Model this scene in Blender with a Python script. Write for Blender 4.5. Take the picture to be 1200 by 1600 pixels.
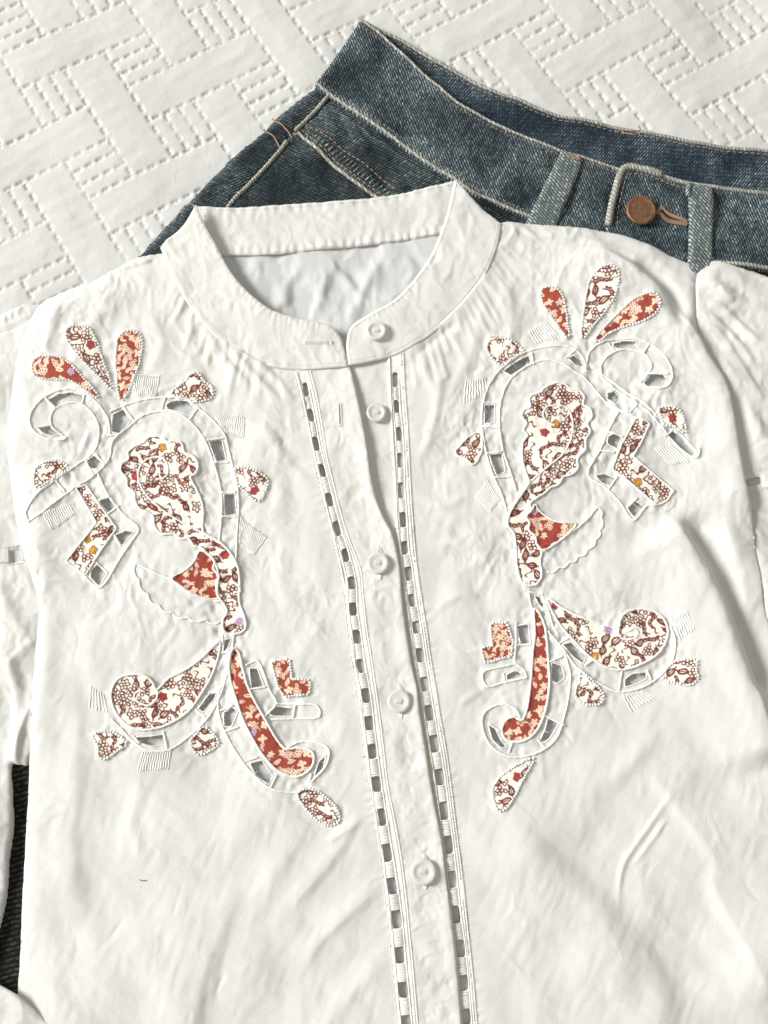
import bpy, math, random
import numpy as np

# ------------------------------------------------------------------ camera, light, exposure
for o in list(bpy.data.objects):
    bpy.data.objects.remove(o)
scn = bpy.context.scene
COL = scn.collection
rng = np.random.default_rng(7)
random.seed(7)

FPX, TILT, SCALE = 1733.0, math.radians(13.5), 0.00035      # focal length in photo px, tilt, metres per px
DIST = FPX * SCALE
cam_d = bpy.data.cameras.new('camera')
cam_d.sensor_fit = 'VERTICAL'; cam_d.sensor_height = 36.0; cam_d.sensor_width = 27.0
cam_d.lens = 36.0 * FPX / 1600.0
cam_d.clip_start = 0.01; cam_d.clip_end = 50
cam = bpy.data.objects.new('camera', cam_d); COL.objects.link(cam)
CAMP = np.array([0.0, -DIST * math.sin(TILT), DIST * math.cos(TILT)])
cam.location = CAMP; cam.rotation_euler = (TILT, 0, 0)
scn.camera = cam

world = bpy.data.worlds.new('World'); scn.world = world; world.use_nodes = True
bg = world.node_tree.nodes['Background']
bg.inputs['Color'].default_value = (1.0, 0.965, 0.885, 1); bg.inputs['Strength'].default_value = 0.42

def area_lamp(name, loc, target, sx, sy, power, color):
    d = bpy.data.lights.new(name, 'AREA'); d.shape = 'RECTANGLE'; d.size = sx; d.size_y = sy
    d.energy = power; d.color = color
    o = bpy.data.objects.new(name, d); COL.objects.link(o)
    from mathutils import Vector
    o.location = loc
    o.rotation_euler = (Vector(target) - Vector(loc)).to_track_quat('-Z', 'Y').to_euler()
    return o
area_lamp('window_light', (-5.35, 1.1, 3.45), (0, 0, 0), 2.1, 2.1, 690.0, (1.0, 0.998, 0.975))

vs = scn.view_settings
vs.view_transform = 'Standard'; vs.look = 'None'; vs.gamma = 1.0; vs.exposure = 0.06
vs.use_curve_mapping = False

# ------------------------------------------------------------------ geometry helpers
MM = 0.001
ct, st = math.cos(TILT), math.sin(TILT)
def proj(px, py, zmm):
    """photo-plane coordinates -> XY on the horizontal layer zmm millimetres above the bed"""
    px = np.asarray(px, float); py = np.asarray(py, float)
    a = (px - 600.0) / FPX; b = (800.0 - py) / FPX
    dx, dy, dz = a, b * ct + st, b * st - ct
    t = (zmm * MM - CAMP[2]) / dz
    return CAMP[0] + dx * t, CAMP[1] + dy * t

def crom(pts, n=5, closed=False):
    p = np.asarray(pts, float)
    if len(p) < 3: 
        return p
    if closed: q = np.vstack([p[-1], p, p[0], p[1]])
    else: q = np.vstack([2 * p[0] - p[1], p, 2 * p[-1] - p[-2]])
    out = []
    for i in range(1, len(q) - 2):
        p0, p1, p2, p3 = q[i - 1], q[i], q[i + 1], q[i + 2]
        for k in range(n):
            t = k / n
            out.append(0.5 * ((2 * p1) + (-p0 + p2) * t + (2 * p0 - 5 * p1 + 4 * p2 - p3) * t * t + (-p0 + 3 * p1 - 3 * p2 + p3) * t ** 3))
    if not closed: out.append(p[-1])
    return np.array(out)

def resample(path, step):
    p = np.asarray(path, float)
    s = np.concatenate([[0], np.cumsum(np.hypot(*np.diff(p, axis=0).T))])
    n = max(2, int(round(s[-1] / step)) + 1)
    t = np.linspace(0, s[-1], n)
    return np.column_stack([np.interp(t, s, p[:, 0]), np.interp(t, s, p[:, 1])])

def sdf_poly(X, Y, poly):
    """positive inside"""
    P = np.asarray(poly, float); Q = np.roll(P, -1, axis=0)
    d2 = np.full(X.shape, 1e12); ins = np.zeros(X.shape, bool)
    for (ax, ay), (bx, by) in zip(P, Q):
        ex, ey = bx - ax, by - ay
        L = ex * ex + ey * ey
        if L < 1e-12: continue
        wx, wy = X - ax, Y - ay
        t = np.clip((wx * ex + wy * ey) / L, 0, 1)
        d2 = np.minimum(d2, (wx - ex * t) ** 2 + (wy - ey * t) ** 2)
        if ay != by:
            c = ((ay > Y) != (by > Y)) & (X < ex * (Y - ay) / (by - ay) + ax)
            ins ^= c
    d = np.sqrt(d2)
    return np.where(ins, d, -d)

def path_dist(X, Y, path):
    """distance, signed distance (+ on the right hand when walking the path in image axes), fraction along"""
    P = np.asarray(path, float)
    seg = np.hypot(*np.diff(P, axis=0).T); cum = np.concatenate([[0], np.cumsum(seg)])
    d2 = np.full(X.shape, 1e12); sg = np.ones(X.shape); tt = np.zeros(X.shape)
    for k in range(len(P) - 1):
        ax, ay = P[k]; ex, ey = P[k + 1] - P[k]
        L = ex * ex + ey * ey
        if L < 1e-12: continue
        wx, wy = X - ax, Y - ay
        t = np.clip((wx * ex + wy * ey) / L, 0, 1)
        dd = (wx - ex * t) ** 2 + (wy - ey * t) ** 2
        m = dd < d2
        d2 = np.where(m, dd, d2)
        sg = np.where(m, np.sign(ex * wy - ey * wx), sg)
        tt = np.where(m, (cum[k] + t * seg[k]) / cum[-1], tt)
    d = np.sqrt(d2)
    return d, d * sg, tt

class Field:
    """height field in millimetres over photo-plane coordinates"""
    def __init__(s, x0, x1, y0, y1, step):
        s.x0, s.y0, s.step = x0, y0, step
        s.xs = np.arange(x0, x1 + step, step, float); s.ys = np.arange(y0, y1 + step, step, float)
        s.X, s.Y = np.meshgrid(s.xs, s.ys); s.H = np.zeros(s.X.shape)
    def win(s, pts, m):
        p = np.asarray(pts, float)
        i0 = max(0, int((p[:, 0].min() - m - s.x0) / s.step)); i1 = min(len(s.xs), int((p[:, 0].max() + m - s.x0) / s.step) + 2)
        j0 = max(0, int((p[:, 1].min() - m - s.y0) / s.step)); j1 = min(len(s.ys), int((p[:, 1].max() + m - s.y0) / s.step) + 2)
        return (slice(j0, max(j0, j1)), slice(i0, max(i0, i1)))
    def fold(s, path, A, wl, wr, taper=0.2, p=2.0):
        """ridge (A>0) or groove (A<0): wl, wr are widths left and right of the path"""
        c = crom(path, 5); w = s.win(c, 3.2 * max(wl, wr))
        X, Y = s.X[w], s.Y[w]
        if X.size == 0: return
        d, sd, t = path_dist(X, Y, c)
        wd = np.where(sd > 0, wr, wl)
        e = np.clip(np.minimum(t, 1 - t) / max(taper, 1e-3), 0, 1); e = e * e * (3 - 2 * e)
        s.H[w] += A * e * np.exp(-(d / wd) ** p)
    def at(s, px, py):
        fx = np.clip((np.asarray(px, float) - s.x0) / s.step, 0, len(s.xs) - 1.001)
        fy = np.clip((np.asarray(py, float) - s.y0) / s.step, 0, len(s.ys) - 1.001)
        i, j = fx.astype(int), fy.astype(int); u, v = fx - i, fy - j
        H = s.H
        return (H[j, i] * (1 - u) + H[j, i + 1] * u) * (1 - v) + (H[j + 1, i] * (1 - u) + H[j + 1, i + 1] * u) * v

def gnoise(shape, step, lam, seed, aniso=1.0, ang=0.0):
    """gaussian random field, unit variance, wavelength about lam px (aniso stretches it along angle ang)"""
    r = np.random.default_rng(seed).standard_normal(shape)
    fy = np.fft.fftfreq(shape[0], step)[:, None]; fx = np.fft.rfftfreq(shape[1], step)[None, :]
    u = fx * math.cos(ang) + fy * math.sin(ang); v = -fx * math.sin(ang) + fy * math.cos(ang)
    f2 = (u * aniso) ** 2 + v ** 2
    s = lam / 2.6
    n = np.fft.irfft2(np.fft.rfft2(r) * np.exp(-2 * (math.pi * s) ** 2 * f2 / 2) * np.sqrt(f2 + 1e-9), s=shape)
    return n / n.std()

def ridged(n, k=1.0):
    return np.exp(-np.abs(n) * 2.2 * k)

def link(o, parent=None):
    COL.objects.link(o)
    if parent is not None: o.parent = parent
    return o

def mesh_obj(name, V, F4, mat, parent, uv=None, col=None, F3=None, smooth=True):
    me = bpy.data.meshes.new(name)
    V = np.asarray(V, np.float32); F4 = np.asarray(F4, np.int32).reshape(-1, 4)
    n3 = 0 if F3 is None else len(F3)
    me.vertices.add(len(V)); me.vertices.foreach_set('co', V.ravel())
    loops = F4.ravel()
    if n3: loops = np.concatenate([loops, np.asarray(F3, np.int32).ravel()])
    me.loops.add(len(loops)); me.loops.foreach_set('vertex_index', loops.astype(np.int32))
    nf = len(F4) + n3
    me.polygons.add(nf)
    starts = np.concatenate([np.arange(len(F4)) * 4, len(F4) * 4 + np.arange(n3) * 3]).astype(np.int32)
    me.polygons.foreach_set('loop_start', starts)
    me.polygons.foreach_set('use_smooth', np.full(nf, smooth))
    me.update(calc_edges=True)
    if uv is not None:
        l = me.uv_layers.new(name='UVMap')
        l.data.foreach_set('uv', np.asarray(uv, np.float32)[loops].ravel())
    if col is not None:
        a = me.color_attributes.new('print', 'FLOAT_COLOR', 'POINT')
        c = np.ones((len(V), 4), np.float32); c[:, :3] = col
        a.data.foreach_set('color', c.ravel())
    me.validate(clean_customdata=False)
    me.materials.append(mat)
    o = bpy.data.objects.new(name, me)
    return link(o, parent)

def sheet(name, outline, z0, relief, mat, parent, pitch=2.0, holes=(), thick=0.45, color_fn=None, off=0.0, uvang=0.0):
    """a piece of cloth: outline traced in plan, its own height above the bed, relief and an edge thickness"""
    poly = np.asarray(outline, float)
    x0, y0 = poly.min(0) - 2 * pitch; x1, y1 = poly.max(0) + 2 * pitch
    xs = np.arange(x0, x1 + pitch, pitch); ys = np.arange(y0, y1 + pitch, pitch)
    X, Y = np.meshgrid(xs, ys)
    sd = sdf_poly(X, Y, poly)
    for h in holes:
        h = np.asarray(h, float)
        i0 = max(0, int((h[:, 0].min() - 8 - x0) / pitch)); i1 = min(len(xs), int((h[:, 0].max() + 8 - x0) / pitch) + 1)
        j0 = max(0, int((h[:, 1].min() - 8 - y0) / pitch)); j1 = min(len(ys), int((h[:, 1].max() + 8 - y0) / pitch) + 1)
        if i1 - i0 < 3 or j1 - j0 < 3: continue
        w = (slice(j0, j1), slice(i0, i1))
        sd[w] = np.minimum(sd[w], -sdf_poly(X[w], Y[w], h))
    gy, gx = np.gradient(sd, pitch)
    g = np.hypot(gx, gy) + 1e-6
    near = np.abs(sd) < 0.72 * pitch
    SX = np.where(near, X - sd * gx / g ** 2 * np.clip(g, 0, 1), X); SY = np.where(near, Y - sd * gy / g ** 2 * np.clip(g, 0, 1), Y)
    inside = (sd > 0) | near
    dists = np.maximum(sd, 0)
    q = inside[:-1, :-1] & inside[1:, :-1] & inside[1:, 1:] & inside[:-1, 1:]
    cen = (sd[:-1, :-1] + sd[1:, :-1] + sd[1:, 1:] + sd[:-1, 1:]) > -0.2 * pitch
    q &= cen
    idx = np.arange(X.size).reshape(X.shape)
    F = np.stack([idx[:-1, :-1][q], idx[1:, :-1][q], idx[1:, 1:][q], idx[:-1, 1:][q]], 1)
    used = np.unique(F); remap = np.full(X.size, -1); remap[used] = np.arange(len(used)); F = remap[F]
    fx, fy, fd = SX.ravel()[used], SY.ravel()[used], dists.ravel()[used]
    wx, wy = proj(fx, fy, z0)
    wz = (z0 + off + relief(fx, fy, fd)) * MM
    V = np.column_stack([wx, wy, wz]); UV = np.column_stack([fx, fy]) / 100.0
    # edge skirt
    E = np.concatenate([F[:, [0, 1]], F[:, [1, 2]], F[:, [2, 3]], F[:, [3, 0]]])
    n = len(V)
    key = np.minimum(E[:, 0], E[:, 1]).astype(np.int64) * n + np.maximum(E[:, 0], E[:, 1])
    u, inv, cnt = np.unique(key, return_inverse=True, return_counts=True)
    B = E[cnt[inv] == 1]
    bv = np.unique(B); bm = np.full(n, -1); bm[bv] = n + np.arange(len(bv))
    low = V[bv].copy(); low[:, 2] -= thick * MM
    V = np.vstack([V, low]); UV = np.vstack([UV, UV[bv]])
    S = np.column_stack([B[:, 1], B[:, 0], bm[B[:, 0]], bm[B[:, 1]]])
    c = None
    if color_fn is not None:
        c = color_fn(np.concatenate([fx, fx[bv]]), np.concatenate([fy, fy[bv]]))
    o = mesh_obj(name, V, np.vstack([F, S]), mat, parent, uv=UV, col=c)
    if mat.name.startswith('denim'):
        a = o.data.attributes.new('edge_d', 'FLOAT', 'POINT'); a.data.foreach_set('value', np.concatenate([fd, np.zeros(len(bv))]).astype(np.float32))
    return o

def tubes_arrays(paths3, radii, segs=6, wrap=0.0, wraplen=0.001):
    Vs, Fs, T3, off = [], [], [], 0
    for P, r in zip(paths3, radii):
        P = np.asarray(P, float); n = len(P)
        if n < 2: continue
        T = np.gradient(P, axis=0); T /= (np.linalg.norm(T, axis=1)[:, None] + 1e-12)
        up = np.array([0, 0, 1.0])
        S = np.cross(T, up); S /= (np.linalg.norm(S, axis=1)[:, None] + 1e-9)
        N = np.cross(S, T)
        ang = np.arange(segs) / segs * 2 * math.pi
        rr = np.full(n, r) if np.isscalar(r) else np.asarray(r, float)
        L = np.concatenate([[0], np.cumsum(np.linalg.norm(np.diff(P, axis=0), axis=1))])
        ca, sa = np.cos(ang), np.sin(ang)
        mod = 1 + wrap * np.sin(2 * math.pi * L[:, None] / wraplen + ang[None, :])
        R = rr[:, None] * mod
        ring = P[:, None, :] + R[:, :, None] * (ca[None, :, None] * S[:, None, :] + sa[None, :, None] * N[:, None, :])
        V = np.vstack([ring.reshape(-1, 3), P[0] - T[0] * rr[0] * .5, P[-1] + T[-1] * rr[-1] * .5])
        i = np.arange(n - 1)[:, None] * segs; j = np.arange(segs)[None, :]; jn = (j + 1) % segs
        F = np.stack([i + j, i + jn, i + segs + jn, i + segs + j], 2).reshape(-1, 4) + off
        c0, c1 = n * segs + off, n * segs + 1 + off
        k = np.arange(segs)
        T3.append(np.column_stack([np.full(segs, c0), (k + 1) % segs + off, k + off]))
        b = (n - 1) * segs + off
        T3.append(np.column_stack([np.full(segs, c1), b + k, b + (k + 1) % segs]))
        Vs.append(V); Fs.append(F); off += len(V)
    return np.vstack(Vs), np.vstack(Fs), np.vstack(T3)

def tubes(name, paths3, radii, mat, parent, segs=6, wrap=0.0, wraplen=0.001):
    V, F, T = tubes_arrays(paths3, radii, segs, wrap, wraplen)
    L = np.column_stack([V[:, 0] * 30, V[:, 1] * 30])
    return mesh_obj(name, V, F, mat, parent, uv=L, F3=T)

def lay(path, z0, relief, off=0.0):
    """path in plan -> 3D points lying on a cloth layer"""
    p = np.asarray(path, float)
    x, y = proj(p[:, 0], p[:, 1], z0)
    z = (z0 + relief(p[:, 0], p[:, 1], np.full(len(p), 99.0)) + off) * MM
    return np.column_stack([x, y, z])

def dashes(path, z0, relief, off, length, gap, r, jit=0.3):
    p = resample(path, 1.0); n = len(p)
    out, s = [], 0.0
    while s + length < n - 1:
        L = length * (1 + jit * (random.random() - .5))
        k = np.linspace(s, min(s + L, n - 1), 4); i = np.clip(k.astype(int), 0, n - 2); f = (k - i)[:, None]
        q = p[i] * (1 - f) + p[i + 1] * f
        w = lay(q, z0, relief, off); w[0, 2] -= 0.35 * r; w[-1, 2] -= 0.35 * r
        out.append(w); s += L + gap * (1 + jit * (random.random() - .5))
    return out

# ------------------------------------------------------------------ materials
def new_mat(name):
    m = bpy.data.materials.new(name); m.use_nodes = True
    nt = m.node_tree; b = nt.nodes['Principled BSDF']
    return m, nt, b
class NB:
    def __init__(s, nt): s.nt = nt
    def n(s, t, **kw):
        nd = s.nt.nodes.new(t)
        for k, v in kw.items(): setattr(nd, k, v)
        return nd
    def put(s, sock, v):
        if isinstance(v, bpy.types.NodeSocket): s.nt.links.new(v, sock)
        else: sock.default_value = v
    def m(s, op, a, b=0.0, c=0.0):
        nd = s.n('ShaderNodeMath', operation=op)
        s.put(nd.inputs[0], a); s.put(nd.inputs[1], b); s.put(nd.inputs[2], c)
        return nd.outputs[0]
    def noise(s, vec, scale, detail=3, rough=.5, dist=0.0):
        nd = s.n('ShaderNodeTexNoise'); s.put(nd.inputs['Vector'], vec)
        nd.inputs['Scale'].default_value = scale; nd.inputs['Detail'].default_value = detail
        nd.inputs['Roughness'].default_value = rough; nd.inputs['Distortion'].default_value = dist
        return nd.outputs[0]
    def mix(s, f, a, b):
        nd = s.n('ShaderNodeMix', data_type='RGBA'); s.put(nd.inputs[0], f); s.put(nd.inputs[6], a); s.put(nd.inputs[7], b)
        return nd.outputs[2]
    def ramp(s, f, a, b):
        nd = s.n('ShaderNodeMapRange'); nd.interpolation_type = 'SMOOTHSTEP'
        s.put(nd.inputs[0], f); nd.inputs[1].default_value = a; nd.inputs[2].default_value = b
        return nd.outputs[0]
    def bump(s, h, dist, strength=1.0, normal=None):
        nd = s.n('ShaderNodeBump'); s.put(nd.inputs['Height'], h)
        nd.inputs['Distance'].default_value = dist; nd.inputs['Strength'].default_value = strength
        if normal is not None: s.put(nd.inputs['Normal'], normal)
        return nd.outputs[0]
    def uv(s):
        return s.n('ShaderNodeUVMap').outputs[0]
    def sep(s, v):
        nd = s.n('ShaderNodeSeparateXYZ'); s.put(nd.inputs[0], v); return nd.outputs

def c4(r, g, b): return (r, g, b, 1)
def srgb(r, g, b):
    f = lambda c: (c / 255 / 12.92) if c / 255 <= .04045 else ((c / 255 + .055) / 1.055) ** 2.4
    return (f(r), f(g), f(b))

def cotton(name, col, col2, weave=0.00008, crump=0.00026, transl=0.0, see=0.0):
    m, nt, b = new_mat(name); B = NB(nt); uv = B.uv()
    x, y, _ = B.sep(uv)
    n1 = B.noise(uv, 2.2, 4, .6)
    slub = B.m('MULTIPLY', B.m('ADD', B.noise(uv, 30, 3, .7), B.noise(uv, 75, 2, .7)), .5)
    bc_ = B.mix(B.ramp(n1, .35, .65), c4(*col), c4(*col2))
    bc_ = B.mix(B.m('MULTIPLY', B.ramp(slub, .36, .64), .5), bc_, c4(*[c * .88 for c in col2]))
    B.put(b.inputs['Base Color'], bc_)
    b.inputs['Roughness'].default_value = .86
    b.inputs['Specular IOR Level'].default_value = .25
    b.inputs['Sheen Weight'].default_value = .12; b.inputs['Sheen Roughness'].default_value = .5
    wx = B.m('SINE', B.m('MULTIPLY', B.m('ADD', x, B.m('MULTIPLY', B.noise(uv, 6, 2), .02)), 100 * 2 * math.pi / 3.2))
    wy = B.m('SINE', B.m('MULTIPLY', B.m('ADD', y, B.m('MULTIPLY', B.noise(uv, 5, 2), .02)), 100 * 2 * math.pi / 3.2))
    weav = B.m('ADD', B.m('MULTIPLY', wx, wy), B.m('MULTIPLY', B.noise(uv, 38, 3, .65), 4.5))
    nrm = B.bump(weav, weave, .8)
    cr = B.m('ABSOLUTE', B.m('SUBTRACT', B.noise(uv, 3.4, 3, .55, .6), .5))
    cr2 = B.m('ABSOLUTE', B.m('SUBTRACT', B.noise(uv, 8.5, 2, .5, .5), .5))
    nrm = B.bump(B.m('ADD', B.m('MULTIPLY', cr, -2.4), B.m('MULTIPLY', cr2, -.9)), crump, .8, nrm)
    B.put(b.inputs['Normal'], nrm)
    if transl:
        tr = B.n('ShaderNodeBsdfTranslucent'); tr.inputs[0].default_value = c4(.9, .87, .8)
        mx = B.n('ShaderNodeMixShader'); mx.inputs[0].default_value = transl
        nt.links.new(b.outputs[0], mx.inputs[1]); nt.links.new(tr.outputs[0], mx.inputs[2])
        nt.links.new(mx.outputs[0], nt.nodes['Material Output'].inputs['Surface'])
    if see:
        tr = B.n('ShaderNodeBsdfTransparent'); mx = B.n('ShaderNodeMixShader'); mx.inputs[0].default_value = see
        nt.links.new(b.outputs[0], mx.inputs[1]); nt.links.new(tr.outputs[0], mx.inputs[2])
        nt.links.new(mx.outputs[0], nt.nodes['Material Output'].inputs['Surface'])
    return m

def thread_mat(name, col, rough=.55):
    m, nt, b = new_mat(name); B = NB(nt)
    tc = B.n('ShaderNodeTexCoord').outputs['Object']
    n = B.noise(tc, 1400, 2)
    B.put(b.inputs['Base Color'], B.mix(n, c4(*[c * .93 for c in col]), c4(*col)))
    b.inputs['Roughness'].default_value = rough; b.inputs['Specular IOR Level'].default_value = .35
    b.inputs['Sheen Weight'].default_value = .15
    B.put(b.inputs['Normal'], B.bump(n, 0.00012, .6))
    return m

def denim(name, dark, mid, light, pitch, ang, fade=(.30, .72), amp=0.00028, seed=0.0, wear_amt=.75):
    m, nt, b = new_mat(name); B = NB(nt); uv = B.uv()
    x, y, _ = B.sep(uv)
    wob = B.m('MULTIPLY', B.m('SUBTRACT', B.noise(uv, 3.0, 3), .5), .06)
    s = B.m('ADD', B.m('MULTIPLY', x, math.cos(ang)), B.m('ADD', B.m('MULTIPLY', y, math.sin(ang)), wob))
    t = B.m('ADD', B.m('MULTIPLY', x, -math.sin(ang)), B.m('MULTIPLY', y, math.cos(ang)))
    s = B.m('MULTIPLY', s, 100.0 / pitch); t = B.m('ADD', B.m('MULTIPLY', t, 100.0 / (pitch * 2.0)), B.m('MULTIPLY', B.noise(uv, 9, 2), .7))
    row = B.m('FLOOR', s); fs = B.m('FRACT', s)
    t2 = B.m('ADD', t, B.m('MULTIPLY', row, .37)); cell = B.m('FLOOR', t2); ft = B.m('FRACT', t2)
    a = B.m('SINE', B.m('MULTIPLY', fs, math.pi)); c = B.m('SINE', B.m('MULTIPLY', ft, math.pi))
    h = B.m('MULTIPLY', a, B.m('ADD', B.m('MULTIPLY', c, .42), .58))
    cv = B.n('ShaderNodeCombineXYZ'); B.put(cv.inputs[0], row); B.put(cv.inputs[1], cell); cv.inputs[2].default_value = seed
    wn = B.n('ShaderNodeTexWhiteNoise', noise_dimensions='3D'); B.put(wn.inputs['Vector'], cv.outputs[0])
    rnd = wn.outputs['Value']
    big = B.noise(uv, 1.3, 3, .5, .6)
    mid_n = B.noise(uv, 5.5, 4, .6)
    f = B.m('ADD', B.m('MULTIPLY', big, .8), B.m('MULTIPLY', mid_n, .2))
    f = B.ramp(f, fade[0], fade[1])
    ed = B.n('ShaderNodeAttribute', attribute_name='edge_d').outputs['Fac']
    wear = B.m('MULTIPLY', B.ramp(B.m('ADD', ed, B.m('MULTIPLY', mid_n, 12)), 20.0, 5.0), wear_amt)
    f = B.m('MINIMUM', B.m('ADD', f, wear), 1.3)
    streak = B.noise(uv, 16, 3, .65)
    yarn = B.m('MULTIPLY', B.ramp(h, .35, 1.0), B.m('MULTIPLY', B.m('ADD', B.m('MULTIPLY', rnd, .65), .38), B.ramp(streak, .25, .68)))
    k1 = B.m('MULTIPLY', yarn, B.m('ADD', B.m('MULTIPLY', f, 1.1), .2))
    col = B.mix(f, c4(*dark), c4(*mid))
    col = B.mix(B.m('MINIMUM', k1, 1.0), col, c4(*light))
    fuzz = B.noise(uv, 55, 3, .7)
    col = B.mix(B.m('MULTIPLY', B.ramp(fuzz, .55, .8), .3), col, c4(*light))
    B.put(b.inputs['Base Color'], col)
    b.inputs['Roughness'].default_value = .92; b.inputs['Specular IOR Level'].default_value = .15
    nrm = B.bump(B.m('ADD', h, B.m('MULTIPLY', fuzz, .7)), amp, .9)
    B.put(b.inputs['Normal'], nrm)
    return m

M = {}
M['cotton'] = cotton('white_cotton', (.84, .836, .808), (.81, .804, .773), transl=.20)
M['cotton_in'] = cotton('white_cotton_inside', (.80, .80, .80), (.76, .765, .765), see=.24)
M['thread'] = thread_mat('white_thread', (.82, .812, .78))
M['lace'] = thread_mat('lace_thread', (.79, .78, .745), .7)
M['stitch'] = thread_mat('sewing_thread', (.80, .78, .72), .7)
DK, MD, LT = (.005, .013, .021), (.019, .043, .058), (.44, .48, .46)
M['denim_band'] = denim('denim_waistband', DK, MD, LT, 3.7, math.radians(-22), (.30, .76))
M['denim_body'] = denim('denim_panel', (.007, .013, .017), (.022, .035, .041), (.27, .31, .31), 3.6, math.radians(62), (.34, .78), seed=3.0)
M['denim_in'] = denim('denim_inside', (.006, .014, .026), (.022, .043, .062), (.32, .36, .37), 3.7, math.radians(40), (.34, .76), seed=5.0)
M['denim_loop'] = denim('denim_loop', (.02, .032, .036), (.065, .09, .095), (.48, .51, .47), 4.2, math.radians(-40), (.25, .6), seed=9.0)
M['denim_worn'] = denim('denim_worn_edge', (.10, .11, .105), (.25, .25, .225), (.58, .56, .49), 5.0, math.radians(30), (.2, .6), seed=11.0)
M['black_twill'] = denim('black_twill', (.006, .006, .006), (.014, .014, .013), (.12, .12, .105), 8.0, math.radians(76), (.3, .7), seed=21.0, amp=0.0005, wear_amt=0.0)
M['brown_thread'] = thread_mat('brown_thread', (.30, .19, .125), .75)
M['dark_thread'] = thread_mat('tan_thread', (.20, .15, .11), .75)

m, nt, b = new_mat('print_cloth'); B = NB(nt)
at = B.n('ShaderNodeAttribute', attribute_name='print'); uvn = B.uv()
nn = B.noise(uvn, 40, 3)
B.put(b.inputs['Base Color'], B.mix(B.m('MULTIPLY', nn, .06), at.outputs['Color'], c4(.62, .55, .47)))
b.inputs['Roughness'].default_value = .88; b.inputs['Specular IOR Level'].default_value = .2
B.put(b.inputs['Normal'], B.bump(B.m('ADD', nn, B.noise(uvn, 9, 3)), 0.0002, .6))
M['print'] = m

m, nt, b = new_mat('bedspread_cotton'); B = NB(nt); uvn = B.uv()
n1 = B.noise(uvn, 1.0, 4, .6)
B.put(b.inputs['Base Color'], B.mix(n1, c4(.555, .553, .535), c4(.58, .577, .56)))
b.inputs['Roughness'].default_value = .8; b.inputs['Specular IOR Level'].default_value = .25; b.inputs['Sheen Weight'].default_value = .1
nrm = B.bump(B.noise(uvn, 85, 2), 0.00008, .5)
nrm = B.bump(B.noise(uvn, 3.5, 4, .6, .8), 0.0006, .7, nrm)
B.put(b.inputs['Normal'], nrm)
M['bed'] = m
M['bed_thread'] = thread_mat('quilting_thread', (.56, .555, .53), .7)

m, nt, b = new_mat('pearl_button'); B = NB(nt)
tc = B.n('ShaderNodeTexCoord').outputs['Object']
n = B.noise(tc, 160, 3, .5, 1.2)
B.put(b.inputs['Base Color'], B.mix(n, c4(.84, .84, .79), c4(.92, .92, .90)))
b.inputs['Roughness'].default_value = .07; b.inputs['Transmission Weight'].default_value = .42; b.inputs['IOR'].default_value = 1.5
b.inputs['Coat Weight'].default_value = .6; b.inputs['Coat Roughness'].default_value = .05
M['button'] = m

m, nt, b = new_mat('aged_copper'); B = NB(nt)
tc = B.n('ShaderNodeTexCoord').outputs['Object']
n = B.noise(tc, 420, 5, .65)
B.put(b.inputs['Base Color'], B.mix(B.ramp(n, .3, .7), c4(.16, .075, .042), c4(.27, .135, .075)))
b.inputs['Metallic'].default_value = .55; b.inputs['Roughness'].default_value = .5
B.put(b.inputs['Normal'], B.bump(n, 0.0002, .5))
M['copper'] = m
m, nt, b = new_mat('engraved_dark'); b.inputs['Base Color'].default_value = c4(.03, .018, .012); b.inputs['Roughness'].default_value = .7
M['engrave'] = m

# ------------------------------------------------------------------ bedspread (the surface everything lies on)
LAT = [((0, 0), (86, 151)), ((1, 0), (214, 87)), ((1, 1), (276, 207)), ((0, 1), (157, 255)), ((-1, 1), (17, 330)),
       ((2, 1), (413, 137)), ((2, 0), (343, 30)), ((5, 2), (855, 52)), ((6, 3), (1048, 87)), ((5, 3), (930, 153)),
       ((6, 4), (1133, 190)), ((7, 3), (1153, 33)), ((4, 1), (655, 25)), ((3, 1), (530, 70)), ((4, 2), (744, 112)), ((6, 2), (968, -10))]
IJ = np.array([a for a, _ in LAT], float); PX = np.array([b for _, b in LAT], float)
WX, WY = proj(PX[:, 0], PX[:, 1], 0)
def basis(i, j): return np.column_stack([np.ones_like(i), i, j, i * i * .2, i * j * .2])
CX = np.linalg.lstsq(basis(IJ[:, 0], IJ[:, 1]), WX, rcond=None)[0]
CY = np.linalg.lstsq(basis(IJ[:, 0], IJ[:, 1]), WY, rcond=None)[0]
def lat2world(i, j):
    b_ = basis(np.atleast_1d(np.asarray(i, float)), np.atleast_1d(np.asarray(j, float)))
    return b_ @ CX, b_ @ CY
SQ = 0.52; hs = SQ / 2
bed_step = 0.00060
bx = np.arange(-0.40, 0.40, bed_step); by = np.arange(-0.02, 0.42, bed_step)
BX, BY = np.meshgrid(bx, by); BH = np.zeros(BX.shape)
lineD = np.full(BX.shape, 1.0)
segsW = []
for i in range(-4, 12):
    for j in range(-5, 9):
        if (i + j) % 2 == 0:
            segsW += [((i + hs, j - hs), (i + hs, j + 1 + hs)), ((i - hs, j + hs), (i - hs, j - 1 - hs)),
                      ((i - hs, j - hs), (i + 1 + hs, j - hs)), ((i + hs, j + hs), (i - 1 - hs, j + hs))]
            segsW += [((i + d, j - hs), (i + d, j + hs)) for d in (-hs / 3, hs / 3)]
        else:
            segsW += [((i - hs, j + d), (i + hs, j + d)) for d in (-hs / 3, hs / 3)]
stitch_paths = []
pit = np.zeros(BX.shape)
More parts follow.
